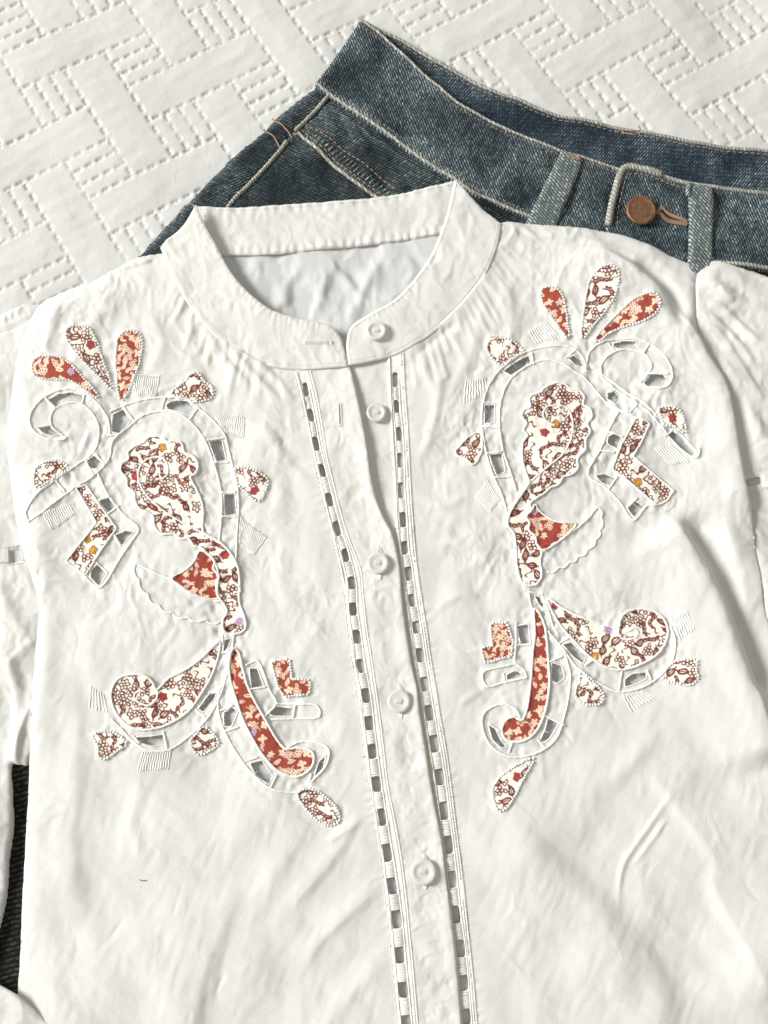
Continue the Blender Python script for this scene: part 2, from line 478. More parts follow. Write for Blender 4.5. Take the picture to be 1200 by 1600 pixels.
for (a, c) in segsW:
    n = 9
    I = np.linspace(a[0], c[0], n); J = np.linspace(a[1], c[1], n)
    wx, wy = lat2world(I, J)
    if wx.max() < bx[0] or wx.min() > bx[-1] or wy.max() < by[0] or wy.min() > by[-1]: continue
    P = np.column_stack([wx, wy])
    i0 = max(0, int((wx.min() - .014 - bx[0]) / bed_step)); i1 = min(len(bx), int((wx.max() + .014 - bx[0]) / bed_step) + 1)
    j0 = max(0, int((wy.min() - .014 - by[0]) / bed_step)); j1 = min(len(by), int((wy.max() + .014 - by[0]) / bed_step) + 1)
    if i1 - i0 < 2 or j1 - j0 < 2: continue
    w = (slice(j0, j1), slice(i0, i1))
    d, _, _ = path_dist(BX[w], BY[w], P[::2])
    lineD[w] = np.minimum(lineD[w], d)
    L = np.hypot(*np.diff(P, axis=0).T).sum()
    ns = max(2, int(round(L / 0.0081)))
    Q = resample(P, L / (ns * 4))
    for k in range(ns):
        f0, f1 = (k + .34) / ns, (k + .68) / ns
        jt_ = random.uniform(-.05, .05) / ns; f0 += jt_; f1 += jt_
        tt = np.linspace(f0, f1, 5) * (len(Q) - 1)
        ii = np.clip(tt.astype(int), 0, len(Q) - 2); ff = (tt - ii)[:, None]
        q = Q[ii] * (1 - ff) + Q[ii + 1] * ff
        cx, cy = q.mean(0)
        stitch_paths.append(q)
        i0 = int((cx - .006 - bx[0]) / bed_step); i1 = int((cx + .006 - bx[0]) / bed_step) + 1
        j0 = int((cy - .006 - by[0]) / bed_step); j1 = int((cy + .006 - by[0]) / bed_step) + 1
        if i0 < 0 or j0 < 0 or i1 > len(bx) or j1 > len(by): continue
        w = (slice(j0, j1), slice(i0, i1))
        d, _, _ = path_dist(BX[w], BY[w], q[[0, -1]])
        pit[w] = np.maximum(pit[w], np.exp(-(d / .0012) ** 2))
puff = 1 - np.exp(-(lineD / .019) ** 1.35)
bn = gnoise(BX.shape, bed_step * 1e3, 26, 31); bn2 = gnoise(BX.shape, bed_step * 1e3, 9, 32, 2.2, 0.5); bn3 = gnoise(BX.shape, bed_step * 1e3, 90, 33)
BH = 0.95 * puff - 0.85 * pit * (1 + .2 * bn) + .28 * bn * puff + .15 * bn2 * (puff + .3) + .7 * bn3 - 1.3
def bed_h(x, y):
    fx = np.clip((x - bx[0]) / bed_step, 0, len(bx) - 1.01); fy = np.clip((y - by[0]) / bed_step, 0, len(by) - 1.01)
    return BH[fy.astype(int), fx.astype(int)]
idx = np.arange(BX.size).reshape(BX.shape)
F = np.stack([idx[:-1, :-1].ravel(), idx[:-1, 1:].ravel(), idx[1:, 1:].ravel(), idx[1:, :-1].ravel()], 1)
V = np.column_stack([BX.ravel(), BY.ravel(), BH.ravel() * MM])
# plain continuation of the bedspread beyond the quilted patch that is in view
R0 = len(V)
gx = np.linspace(-1.2, 1.2, 41); gy = np.linspace(-1.1, 1.3, 41)
GX, GY = np.meshgrid(gx, gy)
V2 = np.column_stack([GX.ravel(), GY.ravel(), np.full(GX.size, -0.0065)])
id2 = np.arange(GX.size).reshape(GX.shape) + R0
F2 = np.stack([id2[:-1, :-1].ravel(), id2[:-1, 1:].ravel(), id2[1:, 1:].ravel(), id2[1:, :-1].ravel()], 1)
V = np.vstack([V, V2])
bed = mesh_obj('bedspread', V, np.vstack([F, F2]), M['bed'], None, uv=V[:, :2] / 0.035)
bed['kind'] = 'structure'
bed['label'] = 'white quilted bedspread stitched in a basket weave pattern under the clothes'
sp = []
for q in stitch_paths:
    if not (bx[0] < q[:, 0].min() and q[:, 0].max() < bx[-1] and by[0] < q[:, 1].min() and q[:, 1].max() < by[-1]): continue
    z = bed_h(q[:, 0], q[:, 1]) * MM
    z = np.full(5, z[1:4].min()) + np.array([-.0003, -.0001, .0000, -.0001, -.0003])
    sp.append(np.column_stack([q, z]))
so = tubes('quilting_stitches', sp, [0.0003] * len(sp), M['bed_thread'], bed, segs=5)
so['kind'] = 'stuff'

def empty(name, loc, label, cat):
    o = bpy.data.objects.new(name, None); COL.objects.link(o); o.location = (0, 0, 0)
    o.empty_display_size = .05
    o['label'] = label; o['category'] = cat
    return o

# ------------------------------------------------------------------ jeans
ZJ = 7.0
jeans = empty('jeans', (0, 0, 0), 'faded dark blue denim jeans with copper button lying under the white blouse', 'jeans')
JF = Field(150, 1300, -10, 780, 2.0)
jn1 = gnoise(JF.X.shape, 2, 60, 41); jn2 = gnoise(JF.X.shape, 2, 26, 42, 2.2, 1.0); jn3 = gnoise(JF.X.shape, 2, 14, 43)
JF.H = .35 * jn1 + .22 * jn2 + .06 * jn3
for pth, A, wl, wr in [([(535, 175), (560, 215), (575, 245)], .7, 8, 6), ([(560, 190), (590, 225), (610, 262)], .6, 7, 6),
                       ([(590, 215), (620, 245), (640, 275)], .5, 7, 6), ([(470, 160), (455, 185), (430, 200)], .6, 8, 8),
                       ([(1130, 320), (1160, 350), (1190, 360)], .8, 12, 9), ([(1140, 380), (1170, 370), (1200, 390)], .7, 10, 9),
                       ([(930, 290), (945, 320), (940, 350)], .5, 8, 8), ([(640, 180), (690, 230), (760, 270)], .5, 20, 14)]:
    JF.fold(pth, A, wl, wr)
def edge_roll(d, w, h):
    k = np.clip(d / w, 0, 1)
    return -h * (1 - np.sqrt(np.clip(1 - (1 - k) ** 2, 0, 1)))
def jrel(roll_w=8, roll_h=1.4, amp=1.0, add=0.0):
    return lambda x, y, d: JF.at(x, y) * amp + edge_roll(d, roll_w, roll_h) + add

wb_top = [(564, 29), (592, 47), (612, 65), (636, 87.5), (660, 110), (690, 135), (720, 160), (762, 183), (800, 202), (840, 218), (877, 232), (910, 243), (967, 260), (1000, 275)]
wb_bot = [(1000, 400), (900, 368), (822, 338), (780, 321), (735, 299), (705, 278), (660, 251), (600, 207), (540, 167), (492, 132)]
wb_left = [(528, 80)]
bk_top = [(566, 30), (597, 47), (630, 62), (666, 84), (708, 107), (750, 129), (780, 143), (810, 153), (833, 163), (867, 175), (917, 185), (967, 197), (1000, 203), (1050, 212), (1100, 222), (1167, 230), (1200, 233), (1290, 244)]
bk_low = [(1290, 340), (1200, 330), (1100, 320), (1000, 300), (900, 280), (800, 250), (700, 190), (640, 130), (600, 80), (572, 50)]
back_poly = np.vstack([crom(bk_top), crom(bk_low)])
sheet('back_waistband', back_poly, 2.5, lambda x, y, d: JF.at(x, y) * .9 + edge_roll(d, 6, 1.0), M['denim_in'], jeans, pitch=2.5, thick=1.6)
jr_in = lambda x, y, d: JF.at(x, y) * .9
tubes('back_waistband_edge', [lay(resample(crom(bk_top), 3) + np.array([-1, 3]), 2.5, jr_in, -.1)], [0.0010], M['denim_worn'], jeans, 7, .16, .0022)
tubes('back_waistband_topstitching', dashes(crom(bk_top) + np.array([-4, 9]), 2.5, jr_in, .25, 6, 3.5, .0003), [0.0003] * 9999, M['brown_thread'], jeans, 5)
lt = [lay(np.array(p), 2.5, jr_in, .45) for p in ([(971, 203), (985, 205), (1000, 206)], [(973, 208), (986, 210), (998, 211)], [(997, 197), (1001, 204), (999, 212)], [(972, 201), (974, 210)])]
tubes('label_tack_stitches', lt, [0.0005] * 4, M['brown_thread'], jeans, 6)

# trousers body below the waistband
side_poly = np.vstack([crom([(500, 128), (491, 135), (452, 164), (428, 185), (407, 207), (380, 228), (340, 265), (300, 305), (260, 348), (223, 389), (180, 440), (110, 520)]),
                       crom([(240, 540), (300, 420), (359, 322), (390, 285), (433, 243), (460, 209), (516, 153), (530, 150)])])
sheet('back_leg_panel', side_poly, 5.0, lambda x, y, d: JF.at(x, y) + edge_roll(d, 14, 4.2), M['denim_body'], jeans, pitch=2.5, thick=1.2)
front_poly = np.vstack([crom([(505, 140), (516, 151), (457, 207), (433, 241), (395, 280), (359, 320), (300, 420), (260, 520)]),
                        np.array([(300, 700), (700, 760), (1280, 700), (1280, 400), (1200, 400)]), crom([(1000, 380), (900, 350), (780, 305), (660, 236), (540, 155)])])
sheet('front_leg_panel', front_poly, 5.6, lambda x, y, d: np.minimum(JF.at(x, y), 1.2) + edge_roll(d, 7, 1.2), M['denim_body'], jeans, pitch=2.5, thick=1.2)
# front side of the pocket: upper piece between the waistband and the pocket opening
pocket_poly = np.vstack([crom([(470, 200), (480, 219), (510, 245), (540, 272), (594, 308), (660, 350)]), crom([(800, 345), (720, 300), (640, 250), (560, 193), (513, 158)])])
sheet('pocket_yoke', pocket_poly, 6.4, lambda x, y, d: JF.at(x, y) * 1.4 + edge_roll(d, 5, .9), M['denim_body'], jeans, pitch=2.0, thick=1.0)
jr = lambda x, y, d: JF.at(x, y)
jr14 = lambda x, y, d: JF.at(x, y) * 1.4
pk = crom([(466, 207), (480, 219), (510, 245), (540, 274), (594, 310), (640, 340)])
tubes('pocket_edge', [lay(resample(pk, 3), 6.4, jr14, -.1)], [0.0011], M['denim_worn'], jeans, 7, .2, .002)
tubes('pocket_topstitching', dashes(pk + np.array([5, -5]), 6.4, jr14, .2, 6, 3, .0003) + dashes(crom([(476, 193), (516, 218), (570, 258), (624, 302)]), 6.4, jr14, .25, 6, 3, .0003), [0.00034] * 9999, M['brown_thread'], jeans, 5)
# short puckers between the two stitch lines
puck = []
p1 = resample(pk + np.array([6, -6]), 7.5); p2 = resample(crom([(479, 199), (516, 222), (570, 262), (640, 322)]), 7.5)
for k in range(1, min(len(p1), len(p2)) - 3):
    puck.append(lay(resample(np.array([p1[k] + np.array([2, -2]), p2[k] + np.array([-2, 2])]), 2.5), 6.4, jr14, -.05))
tubes('pocket_hem_puckers', puck, [0.0006] * len(puck), M['denim_loop'], jeans, 6)
ss1 = crom([(513, 150), (490, 175), (462, 204)]); ss2 = crom([(448, 222), (433, 241), (395, 282), (359, 321), (310, 400)])
tubes('side_seam', [lay(resample(ss1, 3), 6.0, jr, .2)], [0.0013], M['denim_worn'], jeans, 7, .18, .0022)
tubes('side_seam', [lay(resample(ss2, 3), 6.0, jr, 0)], [0.0013], M['denim_worn'], jeans, 7, .18, .0022)
tubes('bar_tack', [lay(resample(crom([(425, 186), (445, 200), (457, 216)]), 3), 5.6, jr, .3), lay(resample(crom([(411, 203), (428, 214), (437, 231)]), 3), 5.6, jr, .2)], [0.0005, 0.0005], M['brown_thread'], jeans, 6, .2, .0015)

# front waistband
wb_poly = np.vstack([crom(wb_top), crom(wb_bot), np.array(wb_left)])
sheet('front_waistband', wb_poly, 8.4, jrel(7, 1.6, 1.0), M['denim_band'], jeans, pitch=2.0, thick=2.2)
jr0 = lambda x, y, d: JF.at(x, y)
tubes('waistband_top_edge', [lay(resample(crom(wb_top)[:-3] + np.array([-1.5, 2.5]), 3), 8.4, jr0, -.25)], [0.0008], M['denim_worn'], jeans, 7, .2, .0022)
tubes('waistband_top_stitching', dashes(crom(wb_top)[:-3] + np.array([-5, 8.5]), 8.4, jr0, .1, 5, 3, .0003), [0.0003] * 9999, M['dark_thread'], jeans, 5)
wl = crom(wb_bot[::-1])
tubes('waistband_lower_edge', [lay(resample(wl[:-6] + np.array([2, -2]), 3), 8.4, jr0, -.3)], [0.0010], M['denim_worn'], jeans, 7, .2, .0022)
tubes('waistband_lower_stitching', dashes(wl + np.array([6, -8]), 8.4, jr0, .1, 5, 3, .0003), [0.0003] * 9999, M['dark_thread'], jeans, 5)
# overlapping right end with the button
fly_top = [(980, 256), (1000, 259), (1033, 268), (1067, 280), (1083, 284), (1117, 290), (1200, 298), (1290, 306)]
fly_poly = np.vstack([crom(fly_top), np.array([(1290, 430), (1200, 421), (1167, 418), (1100, 410), (1000, 395), (945, 385)]), crom([(945, 365), (948, 350), (951, 327), (961, 285), (970, 264)])])
sheet('waistband_overlap', fly_poly, 10.2, lambda x, y, d: JF.at(x, y) * 1.3 + edge_roll(d, 9, 2.2), M['denim_band'], jeans, pitch=2.0, thick=2.0)
jrf = lambda x, y, d: JF.at(x, y) * 1.3
tubes('overlap_edge', [lay(resample(crom([(950, 352), (955, 325), (964, 288), (973, 265), (984, 261), (1002, 264), (1033, 272)]), 3), 10.2, jrf, -.25)], [0.0021], M['denim_worn'], jeans, 8, .1, .0024)
tubes('overlap_top_edge', [lay(resample(crom([(1033, 272), (1067, 283), (1083, 287), (1117, 293), (1200, 302), (1280, 309)]), 3), 10.2, jrf, -.3)], [0.0012], M['denim_worn'], jeans, 7, .2, .0022)
tubes('overlap_stitching', dashes(crom([(964, 360), (966, 330), (974, 292), (983, 274), (1005, 274), (1040, 284), (1075, 295)]), 10.2, jrf, .2, 6, 3, .0003), [0.00034] * 9999, M['brown_thread'], jeans, 5)
tubes('overlap_lower_edge', [lay(resample(crom([(1100, 406), (1167, 414), (1200, 418), (1280, 426)]), 3), 10.2, jrf, -.3)], [0.0012], M['denim_worn'], jeans, 7, .2, .0022)

def belt_loop(poly, z):
    p = np.array(poly, float)
    o = sheet('belt_loop', p, z, lambda x, y, d: edge_roll(d, 9, 1.5), M['denim_loop'], jeans, pitch=1.5, thick=2.4)
    return o
def rc(poly, r=3):
    """round the corners of a polygon"""
    P = np.array(poly, float); out = []
    for k in range(len(P)):
        a, b_, c = P[k - 1], P[k], P[(k + 1) % len(P)]
        u = (a - b_) / np.linalg.norm(a - b_); v = (c - b_) / np.linalg.norm(c - b_)
        rr = min(r, .4 * np.linalg.norm(a - b_), .4 * np.linalg.norm(c - b_))
        for t in (0, .33, .67, 1):
            out.append((1 - t) ** 2 * (b_ + u * rr) + 2 * t * (1 - t) * b_ + t * t * (b_ + v * rr))
    return np.array(out)
bl1 = belt_loop(rc([(878, 233), (911, 244), (905, 268), (866, 360), (815, 360)]), 11.2)
bl2 = belt_loop(rc([(1076, 284), (1115, 290), (1116, 320), (1114, 425), (1077, 425), (1078, 330)]), 13.2)
z0l = lambda x, y, d: np.zeros_like(x)
tubes('loop_bar_tack', [lay(resample(np.array([(883, 239), (907, 248)]), 2), 11.2, z0l, .1), lay(resample(np.array([(884, 242), (906, 250)]), 2), 11.2, z0l, .1)], [0.0004, .0004], M['brown_thread'], bl1, 6, .2, .001)
tubes('loop_fold', [lay(resample(crom([(1078, 288), (1075, 297), (1077, 306)]), 2), 12.6, z0l, .0)], [0.0016], M['denim_loop'], bl2, 8, .15, .002)

# copper button
def lathe(name, cx, cy, z0, prof, mat, parent, n=40, tilt=(0, 0), sy=1.0):
    x, y = proj(np.array([cx]), np.array([cy]), z0)
    prof = np.array(prof, float)
    a = np.arange(n) / n * 2 * math.pi
    V = []
    for r, z in prof:
        vx, vy = r * np.cos(a), r * np.sin(a) * sy
        V.append(np.column_stack([x[0] + vx, y[0] + vy, np.full(n, z0 * MM + z) + vx * tilt[0] + vy * tilt[1]]))
    V = np.vstack(V); k = len(prof)
    i = np.arange(k - 1)[:, None] * n; j = np.arange(n)[None, :]; jn = (j + 1) % n
    F = np.stack([i + j, i + jn, i + n + jn, i + n + j], 2).reshape(-1, 4)
    top = len(V); V = np.vstack([V, [[x[0], y[0], z0 * MM + prof[-1, 1]]]])
    b = (k - 1) * n
    T = np.column_stack([b + np.arange(n), b + (np.arange(n) + 1) % n, np.full(n, top)])
    return mesh_obj(name, V, F, mat, parent, uv=V[:, :2] * 30, F3=T)
jb = lathe('jeans_button', 1001, 330, 12.4, [(.0060, -.0016), (.0072, -.0012), (.0084, .0004), (.0086, .0012), (.0083, .0018), (.0078, .0021), (.0073, .00205), (.0069, .0018), (.0050, .0019), (.0025, .0020)], M['copper'], jeans, 48, sy=1.06)
tubes('engraved_mark', [lay(crom([(1013, 346), (1017, 342), (1019, 337), (1021, 333)]), 14.3, z0l, 0), lay(crom([(1012, 349), (1016, 346)]), 14.3, z0l, 0)], [0.0003, .0003], M['engrave'], jb, 5)
# keyhole buttonhole stitches
bh = []
for s in (-1, 1):
    pth = resample(crom([(1026, 333), (1034, 330 + 2 + s * 6), (1044, 340 + s * 5), (1072, 350 + s * 2.5)]), 2.6)
    for k, p_ in enumerate(pth):
        q = np.array([p_ + np.array([-1.2, -s * -2.6]), p_ + np.array([1.0, s * -2.6])])
        bh.append(lay(resample(q, 2), 10.2, jrf, .75))
tubes('buttonhole_stitching', bh, [0.0005] * len(bh), M['brown_thread'], jeans, 5)
dk = sheet('buttonhole_slit', rc([(1027, 331), (1038, 334), (1066, 347), (1062, 350), (1036, 341), (1027, 339)], 3), 10.2, lambda x, y, d: JF.at(x, y) * 1.3 + .25, M['engrave'], jeans, pitch=1.5, thick=.2)

# ------------------------------------------------------------------ black cloth at the lower left
bt = sheet('black_cloth', rc([(-90, 1130), (110, 1130), (110, 1640), (-90, 1640)], 10), 3.0, lambda x, y, d: edge_roll(d, 8, 2), M['black_twill'], None, pitch=6, thick=2.5)
bt['label'] = 'coarse black twill cloth showing between the blouse side and its sleeve'; bt['category'] = 'cloth'

# ------------------------------------------------------------------ blouse: tracing data
def RA(p): return np.column_stack([np.array(p, float)[:, 0] / 2.857, 380 + np.array(p, float)[:, 1] / 2.857])
def RB(p): return np.column_stack([120 + np.array(p, float)[:, 0] / 2.727, 820 + np.array(p, float)[:, 1] / 2.727])
def RC(p): return np.column_stack([680 + np.array(p, float)[:, 0] / 2.727, 400 + np.array(p, float)[:, 1] / 2.727])
def RD(p): return np.column_stack([680 + np.array(p, float)[:, 0] / 2.727, 880 + np.array(p, float)[:, 1] / 2.727])
def cl(R, p): return crom(R(p), 4, True)
RED, ORG, LIL = srgb(188, 62, 66), srgb(222, 158, 56), srgb(196, 165, 196)

# name, side, outline, ground, edging ('cord', 'beads', 'fine'), coloured blossoms (photo px)
tailA = np.vstack([RA([(1000, 1350), (1040, 1400), (1065, 1460), (1072, 1560)]), RB([(692, 250), (692, 330), (712, 385), (720, 435), (692, 462), (650, 465), (625, 448), (622, 402), (640, 372), (625, 335), (600, 300), (600, 255), (606, 215), (582, 190), (588, 155)])])
flowerA = np.vstack([RA([(640, 890), (660, 870), (695, 862), (730, 872), (750, 890), (785, 885), (815, 900), (825, 938), (860, 950), (885, 985), (878, 1030), (852, 1048), (872, 1088), (900, 1150), (910, 1210), (906, 1288), (950, 1315)]), tailA,
                     RA([(925, 1385), (900, 1362), (865, 1350), (845, 1322), (805, 1320), (775, 1298), (722, 1300), (692, 1265), (682, 1215), (628, 1190), (605, 1150), (600, 1112), (570, 1090), (566, 1050), (540, 1020), (545, 985), (575, 962), (570, 935), (600, 905)])])
flowerC = np.vstack([RC([(450, 583), (462, 565), (490, 550), (520, 540), (555, 548), (575, 567), (610, 570), (635, 600), (630, 635), (660, 650), (668, 685), (648, 715), (662, 745), (640, 785), (640, 825), (605, 865), (606, 908), (575, 935), (545, 942), (525, 975), (490, 988), (465, 1012), (438, 1028), (402, 1058), (410, 1085), (386, 1112), (402, 1140), (396, 1168), (425, 1195), (430, 1225), (452, 1260), (445, 1310)]),
                     RD([(450, 20), (452, 60), (430, 90), (400, 96), (372, 85), (358, 55), (347, 0)]),
                     RC([(345, 1250), (335, 1180), (308, 1150), (316, 1100), (345, 1050), (390, 985), (400, 962), (378, 900), (370, 840), (375, 790), (395, 765), (375, 742), (390, 712), (370, 690), (375, 660), (405, 645), (400, 610), (420, 590)])])
PATCHES = [
 ('left', cl(RA, [(145, 545), (165, 515), (215, 508), (265, 515), (310, 540), (345, 575), (375, 610), (410, 650), (440, 690), (400, 665), (360, 635), (310, 610), (250, 605), (190, 600), (155, 580)]), 'red', 'beads', [(112, 582, LIL)]),
 ('left', cl(RA, [(300, 400), (325, 380), (370, 378), (405, 395), (430, 440), (455, 520), (480, 590), (495, 640), (460, 610), (420, 570), (370, 520), (330, 470), (305, 430)]), 'white', 'beads', [(143, 541, RED)]),
 ('left', cl(RA, [(530, 440), (550, 405), (590, 395), (620, 410), (630, 450), (620, 520), (595, 600), (565, 665), (540, 695), (528, 640), (525, 580), (522, 510)]), 'red', 'beads', []),
 ('left', cl(RA, [(770, 668), (830, 620), (855, 590), (890, 590), (905, 620), (940, 640), (945, 680), (905, 700), (860, 705), (830, 685)]), 'white', 'beads', []),
 ('left', cl(RA, [(165, 1010), (200, 985), (240, 975), (270, 980), (300, 1005), (250, 1040), (190, 1080), (165, 1085), (158, 1050)]), 'white', 'beads', []),
 ('left', crom(flowerA, 3, True), 'white', 'cord', [(254, 700, ORG), (212, 745, RED), (351, 868, RED), (374, 971, LIL)]),
 ('left', cl(RA, [(892, 1375), (870, 1420), (830, 1460), (770, 1495), (800, 1530), (860, 1570), (930, 1587), (975, 1580), (965, 1530), (975, 1475), (957, 1420), (925, 1388)]), 'red', 'fine', []),
 ('left', rc(RA([(340, 1092), (385, 1080), (450, 1175), (520, 1272), (450, 1375), (380, 1482), (338, 1452), (295, 1420), (365, 1335), (432, 1248)]), 2), 'white', 'fine', [(136, 842, ORG), (146, 860, ORG)]),
 ('left', cl(RA, [(1055, 1010), (1100, 1010), (1150, 1025), (1190, 1055), (1185, 1090), (1165, 1140), (1140, 1145), (1110, 1115), (1075, 1085), (1060, 1060)]), 'white', 'beads', [(398, 767, RED)]),
 ('left', cl(RB, [(610, 500), (600, 570), (570, 650), (530, 720), (480, 790), (410, 840), (330, 870), (250, 870), (190, 830), (155, 770), (150, 710), (175, 660), (220, 640), (280, 640), (320, 665), (342, 702), (390, 655), (460, 620), (530, 570), (580, 520)]), 'white', 'cord', [(255, 1089, RED)]),
 ('left', cl(RB, [(665, 530), (690, 545), (710, 620), (730, 690), (770, 770), (810, 840), (850, 910), (890, 955), (940, 950), (1000, 965), (1010, 1010), (985, 1050), (930, 1075), (860, 1050), (800, 990), (750, 910), (710, 830), (680, 740), (655, 660), (650, 590)]), 'red', 'cord', [(396, 1145, LIL)]),
 ('left', rc(RB([(835, 585), (905, 578), (912, 662), (992, 665), (985, 718), (888, 727), (862, 690)]), 2), 'red', 'beads', []),
 ('left', cl(RB, [(75, 900), (110, 885), (160, 890), (210, 930), (170, 960), (130, 990), (100, 985), (95, 940)]), 'white', 'beads', []),
 ('left', cl(RB, [(540, 865), (575, 890), (600, 930), (570, 955), (530, 975), (500, 960), (490, 920), (515, 890)]), 'white', 'beads', []),
 ('left', cl(RB, [(945, 1145), (1000, 1130), (1060, 1165), (1110, 1220), (1110, 1265), (1070, 1275), (1020, 1250), (970, 1195)]), 'white', 'beads', []),
 ('right', cl(RC, [(455, 150), (475, 135), (510, 140), (535, 170), (550, 220), (560, 290), (565, 345), (550, 330), (520, 285), (485, 235), (460, 190)]), 'red', 'beads', []),
 ('right', cl(RC, [(660, 110), (690, 75), (730, 60), (765, 80), (770, 130), (750, 190), (715, 240), (670, 295), (635, 345), (625, 340), (630, 280), (640, 210), (650, 150)]), 'white', 'beads', []),
 ('right', cl(RC, [(940, 190), (945, 225), (915, 260), (860, 285), (800, 300), (740, 325), (690, 365), (690, 345), (730, 300), (780, 250), (830, 205), (880, 180), (920, 175)]), 'red', 'beads', []),
 ('right', cl(RC, [(225, 385), (245, 345), (290, 355), (330, 370), (370, 400), (330, 430), (290, 455), (260, 445), (235, 415)]), 'white', 'beads', []),
 ('right', cl(RC, [(955, 655), (1000, 650), (1040, 665), (1052, 700), (1064, 750), (1020, 722), (980, 715), (965, 690)]), 'white', 'beads', [(1050, 654, RED)]),
 ('right', crom(flowerC, 3, True), 'white', 'cord', [(851, 676, RED), (868, 663, ORG), (835, 802, LIL)]),
 ('right', cl(RC, [(425, 1060), (440, 1085), (480, 1112), (530, 1135), (600, 1140), (560, 1190), (500, 1235), (455, 1255), (430, 1222), (425, 1195), (399, 1167), (403, 1140), (388, 1111), (411, 1085)]), 'red', 'fine', [(834, 800, LIL), (853, 850, RED)]),
 ('right', rc(RC([(855, 690), (912, 715), (880, 790), (840, 857), (930, 930), (1017, 1000), (985, 1045), (945, 1062), (845, 980), (755, 907), (790, 810)]), 2), 'white', 'fine', [(996, 755, ORG)]),
 ('right', cl(RC, [(190, 750), (200, 800), (195, 840), (165, 890), (135, 870), (85, 840), (110, 805), (145, 770)]), 'white', 'fine', []),
 ('right', cl(RD, [(480, 150), (540, 190), (620, 230), (700, 255), (775, 275), (785, 250), (800, 220), (840, 200), (890, 195), (940, 210), (975, 245), (990, 290), (980, 340), (950, 385), (900, 420), (840, 445), (780, 455), (720, 440), (660, 400), (590, 330), (530, 260), (490, 190)]), 'white', 'cord', [(951, 985, LIL), (929, 1026, ORG), (868, 945, RED)]),
 ('right', cl(RD, [(420, 200), (440, 210), (465, 260), (475, 330), (482, 420), (486, 500), (480, 570), (465, 640), (440, 700), (400, 745), (350, 762), (300, 750), (284, 710), (300, 670), (335, 655), (365, 670), (385, 640), (400, 560), (410, 470), (415, 380), (425, 300)]), 'red', 'cord', [(843, 987, RED)]),
 ('right', rc(RD([(240, 260), (305, 258), (326, 330), (320, 392), (270, 405), (215, 420), (200, 365), (247, 355)]), 2), 'red', 'beads', []),
 ('right', cl(RD, [(620, 475), (640, 480), (690, 530), (715, 565), (700, 595), (670, 600), (640, 595), (605, 570), (605, 530), (620, 510)]), 'white', 'beads', []),
 ('right', cl(RD, [(970, 475), (1020, 425), (1070, 415), (1105, 420), (1100, 460), (1110, 490), (1085, 515), (1040, 510), (1000, 500)]), 'white', 'beads', []),
 ('right', cl(RD, [(415, 835), (380, 900), (340, 980), (300, 1040), (270, 1050), (255, 1010), (250, 960), (280, 915), (340, 870)]), 'white', 'beads', [(808, 1214, RED)]),
]
HOLES = {'left': [rc(RA(p), 1.6) for p in [
   [(208, 700), (260, 672), (320, 665), (374, 682), (368, 712), (310, 714), (255, 738), (228, 716)], [(168, 825), (228, 815), (272, 848), (235, 862), (190, 847)],
   [(500, 762), (548, 735), (582, 788), (532, 848), (495, 840)], [(742, 722), (772, 702), (838, 702), (872, 740), (850, 772), (800, 755), (745, 742)],
   [(385, 970), (420, 945), (462, 983), (422, 1010), (385, 997)], [(932, 885), (990, 872), (1010, 965), (965, 975)], [(1000, 1120), (1050, 1117), (1058, 1210), (1003, 1218)],
   [(440, 1150), (490, 1130), (526, 1170), (480, 1205)], [(508, 1305), (560, 1280), (600, 1290), (545, 1350), (520, 1335)], [(402, 1460), (432, 1430), (482, 1470), (440, 1532), (402, 1492)]]]
 + [rc(RB(p), 1.6) for p in [
   [(627, 490), (658, 482), (645, 525), (622, 548)], [(735, 612), (770, 610), (800, 690), (745, 700)], [(808, 800), (850, 772), (918, 780), (918, 818), (840, 815)],
   [(515, 785), (560, 722), (598, 712), (585, 745), (540, 800)], [(250, 905), (320, 900), (368, 892), (380, 935), (320, 945), (270, 930)], [(625, 800), (662, 775), (690, 795), (660, 860), (627, 860)],
   [(738, 1015), (790, 1002), (838, 1070), (820, 1108), (762, 1070)], [(1008, 1082), (1030, 1010), (1064, 978), (1050, 1040)]]],
 'right': [rc(RC(p), 1.6) for p in [
   [(760, 372), (800, 361), (858, 366), (840, 395), (790, 397), (757, 392)], [(885, 542), (912, 505), (960, 500), (985, 530), (950, 560), (905, 560)], [(560, 436), (590, 425), (620, 440), (638, 472), (600, 465)],
   [(290, 486), (340, 450), (400, 420), (410, 455), (355, 488), (322, 510)], [(735, 582), (765, 575), (790, 600), (775, 638), (735, 606)], [(210, 632), (255, 630), (255, 710), (210, 715)],
   [(230, 845), (285, 840), (300, 920), (262, 938), (242, 890)], [(735, 770), (765, 755), (795, 770), (775, 825), (730, 800)], [(682, 935), (720, 925), (770, 945), (750, 980), (710, 965)],
   [(820, 1075), (850, 1040), (895, 1065), (850, 1115)], [(985, 766), (1010, 745), (1050, 770), (1110, 840), (1095, 855), (1040, 820), (1000, 790)]]]
 + [rc(RD(p), 1.6) for p in [
   [(422, 132), (450, 142), (468, 185), (458, 193), (436, 165)], [(347, 266), (398, 257), (408, 340), (365, 350)], [(302, 476), (340, 456), (375, 470), (360, 490), (306, 500)],
   [(540, 346), (580, 336), (645, 395), (630, 430), (590, 400)], [(806, 496), (840, 470), (900, 462), (905, 490), (860, 514), (811, 528)], [(496, 422), (540, 436), (553, 490), (520, 513), (492, 500)],
   [(480, 656), (528, 682), (490, 745), (460, 768), (447, 755), (470, 702)], [(226, 687), (255, 700), (280, 750), (308, 785), (280, 788), (242, 750)]]]}
